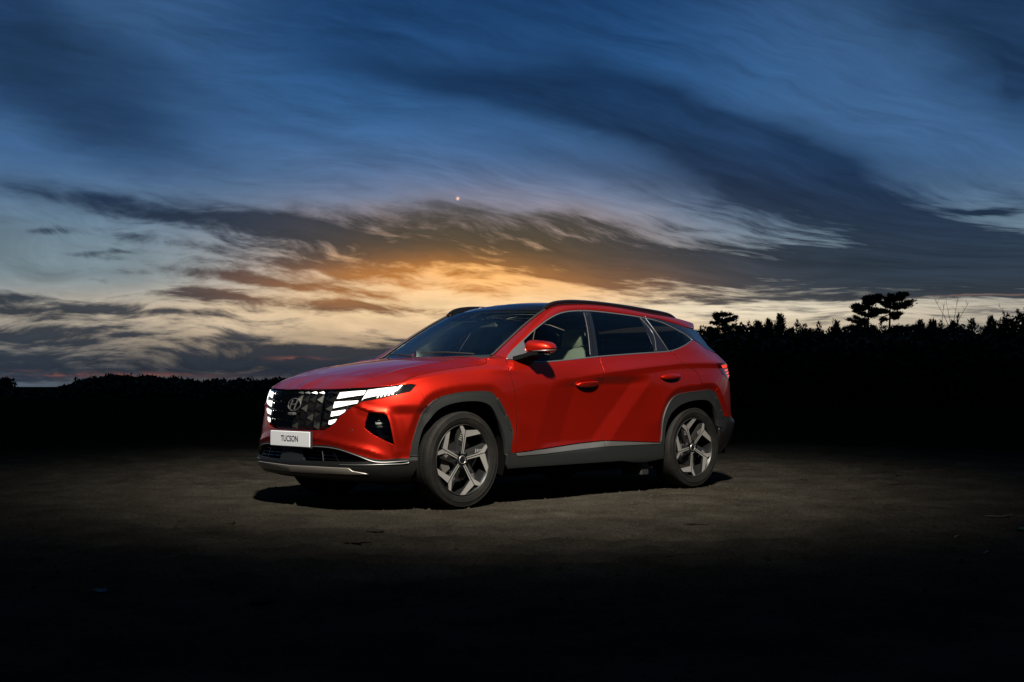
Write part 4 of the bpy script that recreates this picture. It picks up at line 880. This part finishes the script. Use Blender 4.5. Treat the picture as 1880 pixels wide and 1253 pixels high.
# ---- wheels
TR = .359
prof = [(.246,.030),(.252,.016),(.258,.006),(.266,.000),(.285,-.007),(.302,-.010),(.304,-.0125),(.307,-.0125),(.309,-.010),(.325,-.007),(.333,-.005),(.336,-.007),(.342,-.002),(.349,.006),(.3535,.016),(.3560,.028),(.3570,.044),(.3575,.0455),(.3510,.0465),(.3510,.0525),(.3580,.0535),(.3588,.078),(.3520,.0790),(.3520,.0870),(.3589,.0880),(.3590,.1065),(.3590,.1095)]
prof = prof + [(r_, .216-y_) for r_, y_ in prof[::-1][1:]]
def lathe(name, prof, n, material, parent, mod=None, sharp=35, y0=0.):
    V = []; Fc = []; m = len(prof)
    for i in range(n):
        a = 2*math.pi*i/n
        for j, (r_, y_) in enumerate(prof):
            rr = r_ - (mod(i, j, r_) if mod else 0); V.append((rr*math.cos(a), y_+y0, rr*math.sin(a)))
    for i in range(n):
        for j in range(m-1): Fc.append((i*m+j, i*m+j+1, ((i+1) % n)*m+j+1, ((i+1) % n)*m+j))
    return build(name, V, Fc, material, parent, True, sharp=sharp)
def treadmod(i, j, r_):
    m = len(prof); jj = min(j, m-1-j)
    if 13 <= jj <= 16: return .0022 if i % 2 == 0 else 0
    if jj in (20, 21): return .002 if i % 2 == 0 else 0
    if jj in (24, 25, 26): return .002 if i % 3 == 2 else 0
    return 0
def make_wheel(rot):
    bar = [(.2575,-.002),(.2595,.004),(.2575,.010),(.250,.012),(.247,.016),(.243,.030),(.236,.060),(.230,.110),(.236,.190),(.250,.205)]
    wh = lathe('wheel', bar, 96, 'wheel_black', None)
    lathe('rim_edge', [(.2490,.006),(.2560,-.0035),(.2588,-.0015),(.2600,.006)], 96, 'wheel_vane', wh)
    lathe('tyre', prof, 288, 'rubber', wh, treadmod, sharp=28)
    def prism(mb, P, ys, th, ang, m_top=0, m_side=1):
        n = len(P); c, s_ = math.cos(R(ang)), math.sin(R(ang)); V = []
        for (e, f), y in zip(P, ys): V.append((e*c-f*s_, y, e*s_+f*c))
        for (e, f), y in zip(P, ys): V.append((e*c-f*s_, y+th, e*s_+f*c))
        A = sum(P[i][0]*P[(i+1) % n][1]-P[(i+1) % n][0]*P[i][1] for i in range(n)); top = tuple(range(n)) if A > 0 else tuple(range(n-1,-1,-1))
        mb.add(V, [top], m_top); sd_ = []
        for i in range(n):
            q = (i, i+n, (i+1) % n+n, (i+1) % n); sd_.append(q if A > 0 else q[::-1])
        mb.add(V, sd_, m_side)
    for k in range(5):
        ang = rot - 72*k; mb = MB()
        prism(mb, [(.216,-.0032),(.229,-.121),(.224,-.132),(.203,-.152),(.167,-.0150),(.167,-.0032)], [.002,.001,.001,.002,.008,.008], .022, ang)
        prism(mb, [(.240,.060),(.2480,.035),(.216,.0032),(.176,.0032),(.181,.0215)], [.001,.000,.002,.007,.007], .022, ang)
        prism(mb, [(.1665,-.0150),(.1665,-.0032),(.045,-.0032),(.045,-.0105)], [.0082,.0082,.016,.016], .022, ang)
        prism(mb, [(.1755,.0032),(.1800,.0210),(.150,.0125),(.045,.0105),(.045,.0032)], [.0072,.0072,.009,.016,.016], .022, ang)
        so = mb.build('spoke', None, wh, False, mats=['machined','wheel_black'])
        vb = MB(); prism(vb, [(.226,.068),(.239,.059),(.1805,.0220),(.150,.0135),(.048,.0115),(.046,.030),(.058,.052)], [.016,.012,.014,.016,.022,.030,.034], .02, ang, 0, 0)
        vo = vb.build('vane', 'wheel_vane', so, False)
        for i in range(7):
            e = .105 + .016*i; rb = MB(); f0 = .0155+.0015*i; prism(rb, [(e,f0),(e+.0055,f0+.001),(e+.016,f0+.024+.001*i),(e+.0105,f0+.024+.001*i)], [.0145-.0008*i,.0145-.0008*i,.0200,.0200], .006, ang, 0, 0); rb.build('vane_rib', 'machined' if i > 1 else 'wheel_vane', so, False)
        bb = MB(); a = R(ang+36); c0 = (.057*math.cos(a), 0, .057*math.sin(a)); bb.tube([(c0[0], .012, c0[2]), (c0[0], .05, c0[2])], .0095, 6); bb.build('wheel_bolt', 'dark_chrome_facet', wh, False)
    lathe('hub', [(.0,.020),(.036,.020),(.046,.018),(.072,.026),(.078,.040),(.075,.08),(.06,.10)], 40, 'wheel_black', wh)
    cp = lathe('centre_cap', [(.0,.008),(.022,.008),(.026,.010),(.028,.020)], 28, 'gloss_black', wh)
    lathe('cap_ring', [(.0265,.0115),(.0285,.0095),(.0305,.0125)], 28, 'machined', cp)
    eb_ = MB()
    for q in (-1, 1): eb_.tube([(q*.007-.003,.0068,-.009),(q*.007+.003,.0068,.009)], .0022, 5)
    eb_.tube([(-.007,.0068,-.001),(.007,.0068,.001)], .002, 5); eb_.build('cap_emblem', 'chrome', cp, True)
    lathe('brake_disc', [(.06,.075),(.160,.075),(.160,.098),(.06,.098)], 48, 'disc', wh)
    kb = MB(); V = []; 
    for a in np.linspace(R(165), R(215), 8): 
        for r_, y_ in ((.105,.05),(.175,.05),(.175,.12),(.105,.12)): V.append((r_*math.cos(a), y_, r_*math.sin(a)))
    Fc = []
    for i in range(7):
        for j in range(4): Fc.append((i*4+j, i*4+(j+1) % 4, (i+1)*4+(j+1) % 4, (i+1)*4+j))
    Fc += [(3,2,1,0),(28,29,30,31)]; kb.add(V, Fc); kb.build('brake_caliper', 'caliper', wh)
    return wh
def copy_tree(o, parent):
    c = o.copy(); COL.objects.link(c); c.parent = parent
    for ch_ in o.children:
        d_ = ch_.copy(); COL.objects.link(d_); d_.parent = c
        for g_ in ch_.children:
            h_ = g_.copy(); COL.objects.link(h_); h_.parent = d_
    return c
def flatten(wh):                                    # keep thing > part > sub-part: deeper bits hang on the wheel itself
    for ch_ in list(wh.children):
        for g_ in list(ch_.children): g_.parent = wh
for rot, x_ in ((84., 0.), (117., 2.68)):
    wn = make_wheel(rot); flatten(wn); wn.parent = car; wn.location = (x_, -.890, TR-.003)
    wf = copy_tree(wn, car); wf.location = (x_, .890, TR-.003); wf.rotation_euler = (0, 0, math.pi)

# ================================================================== GROUND
NG = {}
def vnoise(X, Y, seed, oct=4, gain=.5, lac=2.03):
    out = np.zeros_like(X); amp = 1.
    for o in range(oct):
        g = NG.setdefault(seed*31+o, None) if NG.get(seed*31+o) is not None else NG.__setitem__(seed*31+o, np.random.default_rng(seed*31+o).random((256, 256))) or NG[seed*31+o]; xi = np.floor(X).astype(int); yi = np.floor(Y).astype(int); fx = X-xi; fy = Y-yi; fx = fx*fx*(3-2*fx); fy = fy*fy*(3-2*fy)
        a = g[xi % 256, yi % 256]; b = g[(xi+1) % 256, yi % 256]; c = g[xi % 256, (yi+1) % 256]; d = g[(xi+1) % 256, (yi+1) % 256]
        out += amp*((a*(1-fx)+b*fx)*(1-fy) + (c*(1-fx)+d*fx)*fy - .5); X = X*lac+17.3; Y = Y*lac+5.1; amp *= gain
    return out
FW = np.array([math.sin(YAW), math.cos(YAW)]); RT = np.array([math.cos(YAW), -math.sin(YAW)])
def gheight(x, y):
    n = .030*vnoise(x*.35, y*.35, 1, 3) + .034*vnoise(x*1.3, y*1.3, 2, 3) + .026*vnoise(x*5., y*5., 3, 5, .6) + .010*np.clip(vnoise(x*17., y*17., 5, 2), 0, 1)
    # wheel ruts and scrapes running across
    a = x*RT[0]+y*RT[1]; b = x*FW[0]+y*FW[1]
    n = n + .022*vnoise(a*.8, b*4.5, 8, 4)
    tyre = np.maximum(np.exp(-((np.abs(y)-.80)/.16)**2), 0)*np.exp(-np.maximum(0, np.abs(x-1.34)-1.8)**2)
    under = np.exp(-np.maximum(0, np.abs(x-1.34)-2.3)**2*2)*np.exp(-np.maximum(0, np.abs(y)-1.1)**2*3)
    n = n*(1-.72*under)
    flat = np.exp(-((np.hypot(x, np.abs(y)-.79))/.28)**2) + np.exp(-((np.hypot(x-2.68, np.abs(y)-.79))/.28)**2)
    return n*(1-np.clip(flat, 0, 1)) - .004*np.clip(flat, 0, 1)
def axis(lo, hi, h, far, g=1.16):
    a = list(np.arange(lo, hi+h/2, h)); st = h; x = hi
    while x < far: st *= g; x += st; a.append(x)
    st = h; x = lo; pre = []
    while x > -far: st *= g; x -= st; pre.append(x)
    return np.array(pre[::-1]+a)
ax_ = axis(-5.2, 6.2, .026, 2500); ay_ = axis(-5.2, 5.5, .028, 2500); X, Y = np.meshgrid(ax_, ay_, indexing='ij'); Zg = gheight(X, Y)
rad = np.hypot(X-1, Y); Zg = Zg*np.clip(1.6-rad/60, 0, 1)
a, b = X.shape; idx = np.arange(a*b).reshape(a, b); fc = np.stack([idx[:-1,:-1], idx[1:,:-1], idx[1:,1:], idx[:-1,1:]], -1).reshape(-1, 4)
me = bpy.data.meshes.new('ground'); me.vertices.add(a*b); me.vertices.foreach_set('co', np.stack([X,Y,Zg], -1).astype(np.float32).ravel()); me.loops.add(len(fc)*4); me.loops.foreach_set('vertex_index', fc.astype(np.int32).ravel())
me.polygons.add(len(fc)); me.polygons.foreach_set('loop_start', np.arange(0, len(fc)*4, 4, dtype=np.int32)); me.polygons.foreach_set('loop_total', np.full(len(fc), 4, dtype=np.int32)); me.polygons.foreach_set('use_smooth', np.ones(len(fc), bool)); me.update(calc_edges=True); me.validate()
def soil():
    m = bpy.data.materials.new('soil'); m.use_nodes = True; t = m.node_tree; b = t.nodes['Principled BSDF']; b.inputs['Roughness'].default_value = .95; b.inputs['Specular IOR Level'].default_value = 0.
    c = t.nodes.new('ShaderNodeTexCoord')
    def nz(s, d, r_=.6):
        n = t.nodes.new('ShaderNodeTexNoise'); n.inputs['Scale'].default_value = s; n.inputs['Detail'].default_value = d; n.inputs['Roughness'].default_value = r_; t.links.new(c.outputs['Object'], n.inputs['Vector']); return n.outputs[0]
    r = t.nodes.new('ShaderNodeValToRGB'); e = r.color_ramp.elements; e[0].position = .36; e[0].color = (.019,.0170,.0135,1); e[1].position = .64; e[1].color = (.090,.080,.063,1); q = e.new(.5); q.color = (.049,.0435,.0340,1)
    ad = t.nodes.new('ShaderNodeMath'); ad.operation = 'MULTIPLY_ADD'; ad.inputs[1].default_value = .4; t.links.new(nz(2.2, 6), ad.inputs[0]); m2 = t.nodes.new('ShaderNodeMath'); m2.operation = 'MULTIPLY'; m2.inputs[1].default_value = .6; t.links.new(nz(48, 9, .78), m2.inputs[0]); t.links.new(m2.outputs[0], ad.inputs[2])
    t.links.new(ad.outputs[0], r.inputs[0])
    # beyond the lot the soil colour is darkened to stand for unlit ground
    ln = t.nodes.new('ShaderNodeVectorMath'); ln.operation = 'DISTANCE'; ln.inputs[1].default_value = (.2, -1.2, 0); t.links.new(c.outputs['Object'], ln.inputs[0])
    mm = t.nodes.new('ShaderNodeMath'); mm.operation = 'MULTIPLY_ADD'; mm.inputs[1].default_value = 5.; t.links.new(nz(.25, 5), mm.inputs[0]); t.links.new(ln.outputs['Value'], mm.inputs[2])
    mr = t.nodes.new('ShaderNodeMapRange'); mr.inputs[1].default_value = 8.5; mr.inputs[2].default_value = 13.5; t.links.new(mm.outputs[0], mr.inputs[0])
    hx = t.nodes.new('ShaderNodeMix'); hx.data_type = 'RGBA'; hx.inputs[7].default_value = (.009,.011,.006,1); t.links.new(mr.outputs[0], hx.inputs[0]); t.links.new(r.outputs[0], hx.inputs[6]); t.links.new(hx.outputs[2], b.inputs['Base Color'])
    u = t.nodes.new('ShaderNodeBump'); u.inputs['Strength'].default_value = 1.0; u.inputs['Distance'].default_value = .03; t.links.new(nz(75, 7, .72), u.inputs['Height']); t.links.new(u.outputs[0], b.inputs['Normal']); MAT['soil'] = m
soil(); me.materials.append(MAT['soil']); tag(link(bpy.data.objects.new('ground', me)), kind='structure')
mat('stone', (.10,.088,.066), .9, bump=.6, bscale=60); mat('clod', (.028,.025,.020), .95, spec=0., bump=.8, bscale=60); mat('dry_wood', (.09,.076,.056), .9, bump=.5, bscale=80); mat('litter_blue', (.06,.10,.12), .8, spec=.1); mat('litter_green', (.03,.075,.065), .8, spec=.1); mat('litter_pale', (.09,.09,.08), .8, spec=.1)
def gz(x, y): return float(gheight(np.array([x]), np.array([y]))[0])
def lump(mb, c, r, seed, flat=.6):
    g = random.Random(seed); V = []; n = 8
    for i, (h, w_) in enumerate(((-.35,.75),(.15,1.),(.6,.72))):
        for k in range(n): a = 2*math.pi*k/n; q = r*w_*g.uniform(.72, 1.2); V.append((c[0]+q*math.cos(a)*1.15, c[1]+q*math.sin(a), c[2]+r*flat*h*g.uniform(.8,1.2)))
    V += [(c[0],c[1],c[2]-r*.4),(c[0]+r*.1*g.uniform(-1,1),c[1],c[2]+r*flat*g.uniform(.8,1.1))]; Fc = []
    for l in range(2):
        for k in range(n): Fc.append((l*n+k, l*n+(k+1) % n, l*n+n+(k+1) % n, l*n+n+k))
    for k in range(n): Fc.append((3*n, (k+1) % n, k)); Fc.append((3*n+1, 2*n+k, 2*n+(k+1) % n))
    mb.add(V, Fc)
# loose grit: far too many to count
mb = MB(); g = random.Random(3); gxy = np.array([(1.4+3.6*g.gauss(0,1), -.9+2.6*g.gauss(0,1)) for _ in range(8200)] + [(c_+g.gauss(0,.22), -.80+g.gauss(0,.16)) for c_ in (0, 2.68) for _ in range(300)]); gzz = gheight(gxy[:,0], gxy[:,1])
for i in range(len(gxy)):
    x, y = gxy[i]
    r = min(.020 if i < 8200 else .007, .0035 + abs(g.gauss(0, .0045))) if i % 38 else g.uniform(.014, .032)
    n = 5; V = []; c = (x, y, gzz[i]); 
    for k in range(n): a = 2*math.pi*k/n+g.random(); V.append((c[0]+r*g.uniform(.7,1.4)*math.cos(a), c[1]+r*g.uniform(.7,1.2)*math.sin(a), c[2]-.001))
    V.append((c[0]+r*.2, c[1], c[2]+r*g.uniform(.6,1.1))); mb.add(V, [(k, (k+1) % n, n) for k in range(n)])
tag(mb.build('loose_grit', 'clod', None, True, sharp=20), 'fine loose grit and crumbs of soil scattered over the lit dirt', 'grit', kind='stuff')
CL = [(-3.08,-3.16,.055,'dark clod of earth alone in the foreground dirt'),(-1.75,-.62,.03,'small dark clod just left of the bumper shadow'),(-1.95,-.35,.026,'small dark clod left of the front tyre shadow'),(-1.42,-1.75,.032,'dark clod on the lit dirt below the number plate'),(4.15,-1.05,.035,'dark clod right of the rear tyre'),(4.6,-.4,.04,'dark clod farthest right behind the rear bumper'),(2.15,-2.15,.03,'dark clod on the lit dirt below the rear door'),(-.35,-2.4,.028,'dark clod on the lit dirt before the front tyre'),(-3.4,1.1,.04,'flat dark clod at the left edge of the light'),(5.3,-1.4,.045,'dark clod at the right edge of the light'),(.9,-1.75,.022,'small dark clod below the front door')]
for i, (x, y, r, lb) in enumerate(CL):
    mb = MB(); lump(mb, (0,0,r*.12), r, 40+i); o = mb.build('earth_clod', 'clod', None, True, sharp=50); o.location = (x, y, gz(x, y)); tag(o, lb, 'clod', 'clods of earth on the dirt')
def twig(x, y, ang, L, r, lb, m='dry_wood'):
    mb = MB(); pts = []; g = random.Random(int(L*1000)+int(x*100))
    for i in range(7): t = i/6-.5; pts.append((t*L*math.cos(ang)+g.gauss(0,.006), t*L*math.sin(ang)+g.gauss(0,.010), r*.7+abs(g.gauss(0,.006))))
    mb.tube(pts, [r*.6,r,r,r*.9,r*.8,r*.6,r*.3], 6); mb.tube([pts[3], (pts[3][0]+L*.16*math.cos(ang+.7), pts[3][1]+L*.16*math.sin(ang+.7), r+.02)], [r*.6,r*.2], 5)
    o = mb.build('twig', m, None, True); o.location = (x, y, gz(x, y)); tag(o, lb, 'twig', 'twigs lying on the dirt')
twig(-1.75,-1.95,-.9,.22,.013,'short thick dark twig on the dirt below the front bumper','clod'); twig(2.95,-4.15,-.62,.42,.007,'long pale twig on the dark dirt at the right'); twig(2.2,-3.9,-.7,.30,.006,'thin pale twig left of the long pale twig'); twig(3.2,-4.6,-.5,.24,.006,'short pale twig nearest the right edge of the picture')
twig(.55,-2.55,-.75,.20,.008,'short dark twig on the lit dirt below the front door','clod'); twig(4.4,-1.9,-.5,.26,.008,'dark twig on the lit dirt right of the rear tyre','clod')
def scrap(x, y, r, m, lb):
    g = random.Random(int(x*77)); V = [(r*g.uniform(.6,1.1)*math.cos(a)*1.5, r*g.uniform(.5,1.)*math.sin(a), .004+g.uniform(0,.02)) for a in np.linspace(0, 2*math.pi, 7)[:-1]]; n = len(V); V += [(a, b, c-.003) for a, b, c in V]
    o = build('litter_scrap', V, [tuple(range(n)), tuple(range(2*n-1, n-1, -1))] + [(i, i+n, (i+1) % n+n, (i+1) % n) for i in range(n)], m, None, False); o.location = (x, y, gz(x, y)); tag(o, lb, 'litter', 'scraps of litter on the dirt')
scrap(-3.52,-2.55,.03,'litter_blue','pale blue scrap of litter in the left foreground'); scrap(1.72,-4.22,.03,'litter_green','green scrap of litter right of the car in the dark foreground'); scrap(.95,-4.18,.02,'litter_pale','pale scrap of litter left of the green scrap'); scrap(.45,-4.6,.02,'litter_blue','small bluish scrap in the dark foreground below the rear wheel')

# ================================================================== VEGETATION (silhouettes against the afterglow)
mat('bark', (.045,.036,.028), .95); mat('needles', (.035,.045,.022), .8); mat('leaves', (.040,.052,.026), .8)
def gpt(px, d, top=0.):
    """ground point on bearing px (in 1/2243 rad from the camera heading) at depth d metres"""
    r = (px-940)/2243*d; return CAM.x + FW[0]*d + RT[0]*r, CAM.y + FW[1]*d + RT[1]*r
def hgt(py, d): return CAM.z + (710-py)/2243*d
def tuft_faces(pts, dirs, size, g, V, F_):
    for p, dr in zip(pts, dirs):
        o = len(V); d = Vector(dr); d.normalize(); a = d.cross(Vector((g.random()-.5, g.random()-.5, g.random()-.5))); a.normalize(); L = size*g.uniform(.7, 1.3); w_ = L*.17
        V += [tuple(Vector(p)-a*w_), tuple(Vector(p)+a*w_), tuple(Vector(p)+d*L)]; F_.append((o, o+1, o+2))
def pine(name, x, y, h, g, label, layers, spread, lean=0., seed=1, flat=True, group='trees on the skyline to the right'):
    g = random.Random(seed); root = empty(name, (x, y, 0)); tr = MB(); V = []; F_ = []
    tp = [(lean*(t**1.5)*RT[0]*h*.2, lean*(t**1.5)*RT[1]*h*.2, t*h*.96) for t in np.linspace(0, 1, 9)]; tr.tube(tp, [h*.020*(1-.85*t)+.012 for t in np.linspace(0, 1, 9)], 8)
    for (z, side, ln, rise) in layers:
        for rep in range(4):
            zz = z + g.uniform(-.045, .045); k = int(np.clip(zz*8, 0, 8)); b0 = Vector(tp[k]); b0.z = min(zz, .97)*h
            az = g.uniform(-.75, .75) + (0 if side > 0 else math.pi); L = ln*spread*h*g.uniform(.6, 1.08)*(1.05 if rep == 0 else .8); dv = Vector((RT[0]*math.cos(az)+FW[0]*math.sin(az), RT[1]*math.cos(az)+FW[1]*math.sin(az), 0)); rs = rise + g.uniform(-.06, .16)
            pts = [b0 + dv*L*t + Vector((0,0,rs*L*(t**1.8) - .10*L*math.sin(t*3.1)*g.uniform(.5,1.2))) for t in np.linspace(0, 1, 6)]; tr.tube(pts, [h*.006, h*.005, h*.004, h*.003, h*.002, h*.001], 5)
            for cidx in range(g.randint(3, 5)):
                t = g.uniform(.25, 1.0); q = min(int(t*5), 4); c = pts[q].lerp(pts[q+1], t*5-q); rad = L*g.uniform(.06, .12); up = Vector((dv.x*.5, dv.y*.5, 1.))
                for _ in range(int(48*g.uniform(.7,1.3))):
                    p = c + Vector((g.gauss(0, rad), g.gauss(0, rad), g.gauss(rad*.25, rad*.42)))
                    for _ in range(3): tuft_faces([p], [up*.8+Vector((g.gauss(0,.8), g.gauss(0,.8), g.gauss(0,.7)))], h*.026, g, V, F_)
    for i in range(90):
        p = Vector((tp[8][0]+g.gauss(0,h*.03), tp[8][1]+g.gauss(0,h*.03), h*g.uniform(.88,1.0)))
        for _ in range(7): tuft_faces([p], [Vector((g.gauss(0,.6), g.gauss(0,.6), g.gauss(.8,.6)))], h*.03, g, V, F_)
    tr.build('trunk', 'bark', root, True); build('crown', V, F_, 'needles', root, False); tag(root, label, 'tree', group); return root
def conifer(name, px, d, py, w_, seed, label, group='young conifers on the skyline to the right'):
    g = random.Random(seed); x, y = gpt(px, d); h = hgt(py, d); root = empty(name, (x, y, 0)); tr = MB(); tr.tube([(0,0,0),(0,0,h*.5),(0,0,h*.99)], [h*.02,h*.013,h*.002], 6); V = []; F_ = []
    for i in range(int(420)):
        t = 1-.48*g.random()**.75; r = w_*(1-t)*2.1*g.uniform(.2,1.05)+.015; a = g.uniform(0, 6.283); p = Vector((r*math.cos(a), r*math.sin(a), h*t)); up = Vector((math.cos(a)*.5, math.sin(a)*.5, 1.2))
        for _ in range(6): tuft_faces([p+Vector((g.gauss(0,.05),g.gauss(0,.05),g.gauss(0,.05)))], [up+Vector((g.gauss(0,.5),g.gauss(0,.5),g.gauss(0,.4)))], .16, g, V, F_)
    tr.build('trunk', 'bark', root, True); build('crown', V, F_, 'needles', root, False); tag(root, label, 'tree', group); return root
def bush(name, px, d, py, w_, seed, label, group, n=420, leaf=.11):
    g = random.Random(seed); x, y = gpt(px, d); h = hgt(py, d); root = empty(name, (x, y, 0)); tr = MB(); V = []; F_ = []; ends = []
    for i in range(7):
        a = g.uniform(0, 6.283); e = Vector((w_*.6*math.cos(a)*g.random(), w_*.6*math.sin(a)*g.random(), h*g.uniform(.72,.97))); ends.append(e); tr.tube([(0,0,0), tuple(e*.5+Vector((0,0,h*.1))), tuple(e)], [h*.014,h*.009,h*.002], 5)
    for i in range(n):
        e = ends[i % 7]; p = e + Vector((g.gauss(0,w_*.26), g.gauss(0,w_*.26), -abs(g.gauss(0, h*.30)) + g.gauss(0,h*.02))); p.z = max(p.z, .05)
        for _ in range(4):
            o = len(V); q = p+Vector((g.gauss(0,.09),g.gauss(0,.09),g.gauss(0,.09))); u = Vector((g.gauss(0,1),g.gauss(0,1),g.gauss(0,1))).normalized(); v = u.cross(Vector((g.gauss(0,1),g.gauss(0,1),g.gauss(0,1)))).normalized(); s_ = leaf*g.uniform(.6,1.3); V += [tuple(q-u*s_), tuple(q+v*s_*.5), tuple(q+u*s_), tuple(q-v*s_*.5)]; F_.append((o,o+1,o+2,o+3))
    if leaf < .15:
        for i in range(9):
            bx, by = g.gauss(0,w_*.5), g.gauss(0,w_*.5); top = h*g.uniform(.93,1.02) if i else h*1.06
            for k in range(26):
                t = g.random(); p = Vector((bx+g.gauss(0,.03+.10*(1-t)), by+g.gauss(0,.03+.10*(1-t)), h*.86+(top-h*.86)*t))
                for _ in range(3): tuft_faces([p], [Vector((g.gauss(0,.55), g.gauss(0,.55), g.gauss(1.,.4)))], .15, g, V, F_)
    tr.build('trunk', 'bark', root, True); build('crown', V, F_, 'leaves', root, False); tag(root, label, 'shrub', group); return root
def bare(px, d, py, seed, label, n=3, spread=.16):
    g = random.Random(seed); x, y = gpt(px, d); h = hgt(py, d); root = empty('bare_tree', (x, y, 0)); tr = MB(); cr = MB()
    fork = h*.66; tr.tube([(0,0,0),(.02,0,h*.4),(0,.02,fork)], [.05,.035,.026], 6)
    for i in range(n):
        a = (i/(max(1,n-1))-.5)*2 if n > 1 else .2; e = Vector((RT[0]*a*h*spread, RT[1]*a*h*spread, h*g.uniform(.93,1.0))); m_ = Vector((e.x*.45, e.y*.45, fork+(e.z-fork)*.5)); cr.tube([(0,.02,fork-.02), tuple(m_), tuple(e)], [.022,.014,.004], 5)
        for k in range(4):
            t = g.uniform(.3,.95); b0 = m_.lerp(e, t); b1 = b0 + Vector((RT[0]*g.uniform(-1,1)*.28, RT[1]*g.uniform(-1,1)*.28, g.uniform(.15,.4))); cr.tube([tuple(b0), tuple(b1)], [.008,.003], 4)
    tr.build('trunk', 'bark', root, True); cr.build('crown', 'bark', root, True); tag(root, label, 'tree', 'bare trees on the skyline to the right')
D0 = 62.
x, y = gpt(1318, D0); pine('pine_tree', x, y, hgt(574, D0), None, 'wind-shaped pine just right of the car roof', [(.97,1,.30,.10),(.92,1,.62,.06),(.94,-1,.18,.2),(.84,1,.55,-.02),(.84,-1,.30,.12),(.74,1,.36,-.18),(.72,-1,.45,.05),(.64,-1,.62,0),(.62,1,.55,-.1)], .42, .1, 11)
x, y = gpt(1592, D0); pine('pine_tree', x, y, hgt(545, D0), None, 'left of the two tall pines on the skyline', [(.96,1,.38,.42),(.93,-1,.16,.3),(.86,-1,.46,.12),(.84,1,.26,.1),(.76,-1,.50,.10),(.68,-1,.62,.06),(.68,1,.2,0),(.60,-1,.85,.04),(.58,1,.35,0)], .40, .1, 12)
x, y = gpt(1630, D0-2); pine('pine_tree', x, y, hgt(542, D0-2), None, 'right of the two tall pines on the skyline', [(.97,1,.45,.30),(.95,-1,.20,.1),(.90,1,.62,.12),(.88,-1,.40,0),(.82,-1,.52,-.05),(.80,1,.40,.02),(.70,1,.75,-.04),(.62,1,.45,-.2),(.60,-1,.25,0)], .40, .15, 13)
CON = [(1392,592,'first'),(1411,588,'second'),(1433,578,'tall pointed'),(1536,592,'small'),(1690,590,'low'),(1712,590,'pointed'),(1820,584,'pointed far right')]
for i, (px, py, q) in enumerate(CON):
    lb = ['young conifer between the pine by the roof and the pointed conifer, nearer the pine','young conifer close on the left of the tallest pointed conifer','tallest pointed young conifer right of the pine by the roof','small young conifer just left of the two tall pines','low young conifer just right of the two tall pines','pointed young conifer second right of the two tall pines','pointed young conifer near the right edge of the picture'][i]
    conifer('young_conifer', px, D0-3, py, .75, 60+i, lb)
bare(1749, D0, 545, 5, 'bare forked tree rising above the shrubs', 4); bare(1728, D0, 556, 6, 'single thin bare stem left of the bare forked tree', 1); bare(1866, D0, 550, 8, 'bare forked tree at the right edge of the picture', 2)
x0 = 1286; i = 0
while x0 < 1990:
    py = 606 + 4*math.sin(x0*.05) + random.uniform(-7, 6)
    if 1745 < x0 < 1790: py = 586
    if x0 > 1860: py = 578
    bush('shrub', x0, D0-5+random.uniform(-2,2), py, .95, 200+i, 'dark leafy shrub in the row along the skyline right of the car', 'shrubs in the dark row right of the car'); x0 += 24; i += 1
# far hedge on the left
DL = 105.; x0 = 30; i = 0
TOPS = [(0,703),(30,716),(60,719),(110,714),(145,708),(160,691),(200,690),(260,692),(300,697),(330,693),(360,703),(400,698),(440,700),(480,699),(540,697),(700,697)]
bush('far_tree', 2, DL, 695, 1.1, 400, 'far rounded tree cut by the left edge of the picture', 'far trees on the left skyline', 300, .2)
while x0 < 700:
    py = float(np.interp(x0, [a for a, _ in TOPS], [b for _, b in TOPS])) + random.uniform(-4, 3)
    bush('hedge_shrub', x0, DL+random.uniform(-4,4), py, 1.5, 420+i, 'far dark shrub in the hedge on the left skyline', 'shrubs in the far left hedge', 200, .2); x0 += 21; i += 1
# undergrowth that reads as one black mass
g = random.Random(9); V = []; F_ = []
for i in range(52000):
    px = g.uniform(1255, 2100) if i < 26000 else g.uniform(2100, 4200); d = D0 - 6 + g.uniform(-3, 6); x, y = gpt(px, d); z = g.uniform(0, 1)**.8*(hgt(617+5*math.sin(px*.045)+4*math.sin(px*.13), d))
    o = len(V); u = Vector((g.gauss(0,1),g.gauss(0,1),g.gauss(0,1))).normalized(); v = u.cross(Vector((g.gauss(0,1),g.gauss(0,1),g.gauss(0,1)))).normalized(); s_ = g.uniform(.10,.24)*(1 if i < 26000 else 1.6); q = Vector((x,y,z)); V += [tuple(q-u*s_), tuple(q+v*s_*.6), tuple(q+u*s_), tuple(q-v*s_*.6)]; F_.append((o,o+1,o+2,o+3))
tag(build('undergrowth', V, F_, 'leaves', None, False), 'dense dark undergrowth below the skyline right of the car', 'undergrowth', kind='stuff')
V = []; F_ = []
for i in range(30000):
    px = g.uniform(-60, 900) if i < 12000 else (g.uniform(-3200, -60) if i < 25000 else g.uniform(900, 1300)); d = DL - 2 + g.uniform(-4, 8); x, y = gpt(px, d); z = g.uniform(0, 1)*(float(np.interp(px, [a for a, _ in TOPS], [hgt(b+6, d) for _, b in TOPS])))
    o = len(V); u = Vector((g.gauss(0,1),g.gauss(0,1),g.gauss(0,1))).normalized(); v = u.cross(Vector((g.gauss(0,1),g.gauss(0,1),g.gauss(0,1)))).normalized(); s_ = g.uniform(.15,.35); q = Vector((x,y,max(z,0))); V += [tuple(q-u*s_), tuple(q+v*s_*.6), tuple(q+u*s_), tuple(q-v*s_*.6)]; F_.append((o,o+1,o+2,o+3))
tag(build('hedge_undergrowth', V, F_, 'leaves', None, False), 'far dark hedge bottom along the left horizon', 'undergrowth', kind='stuff')
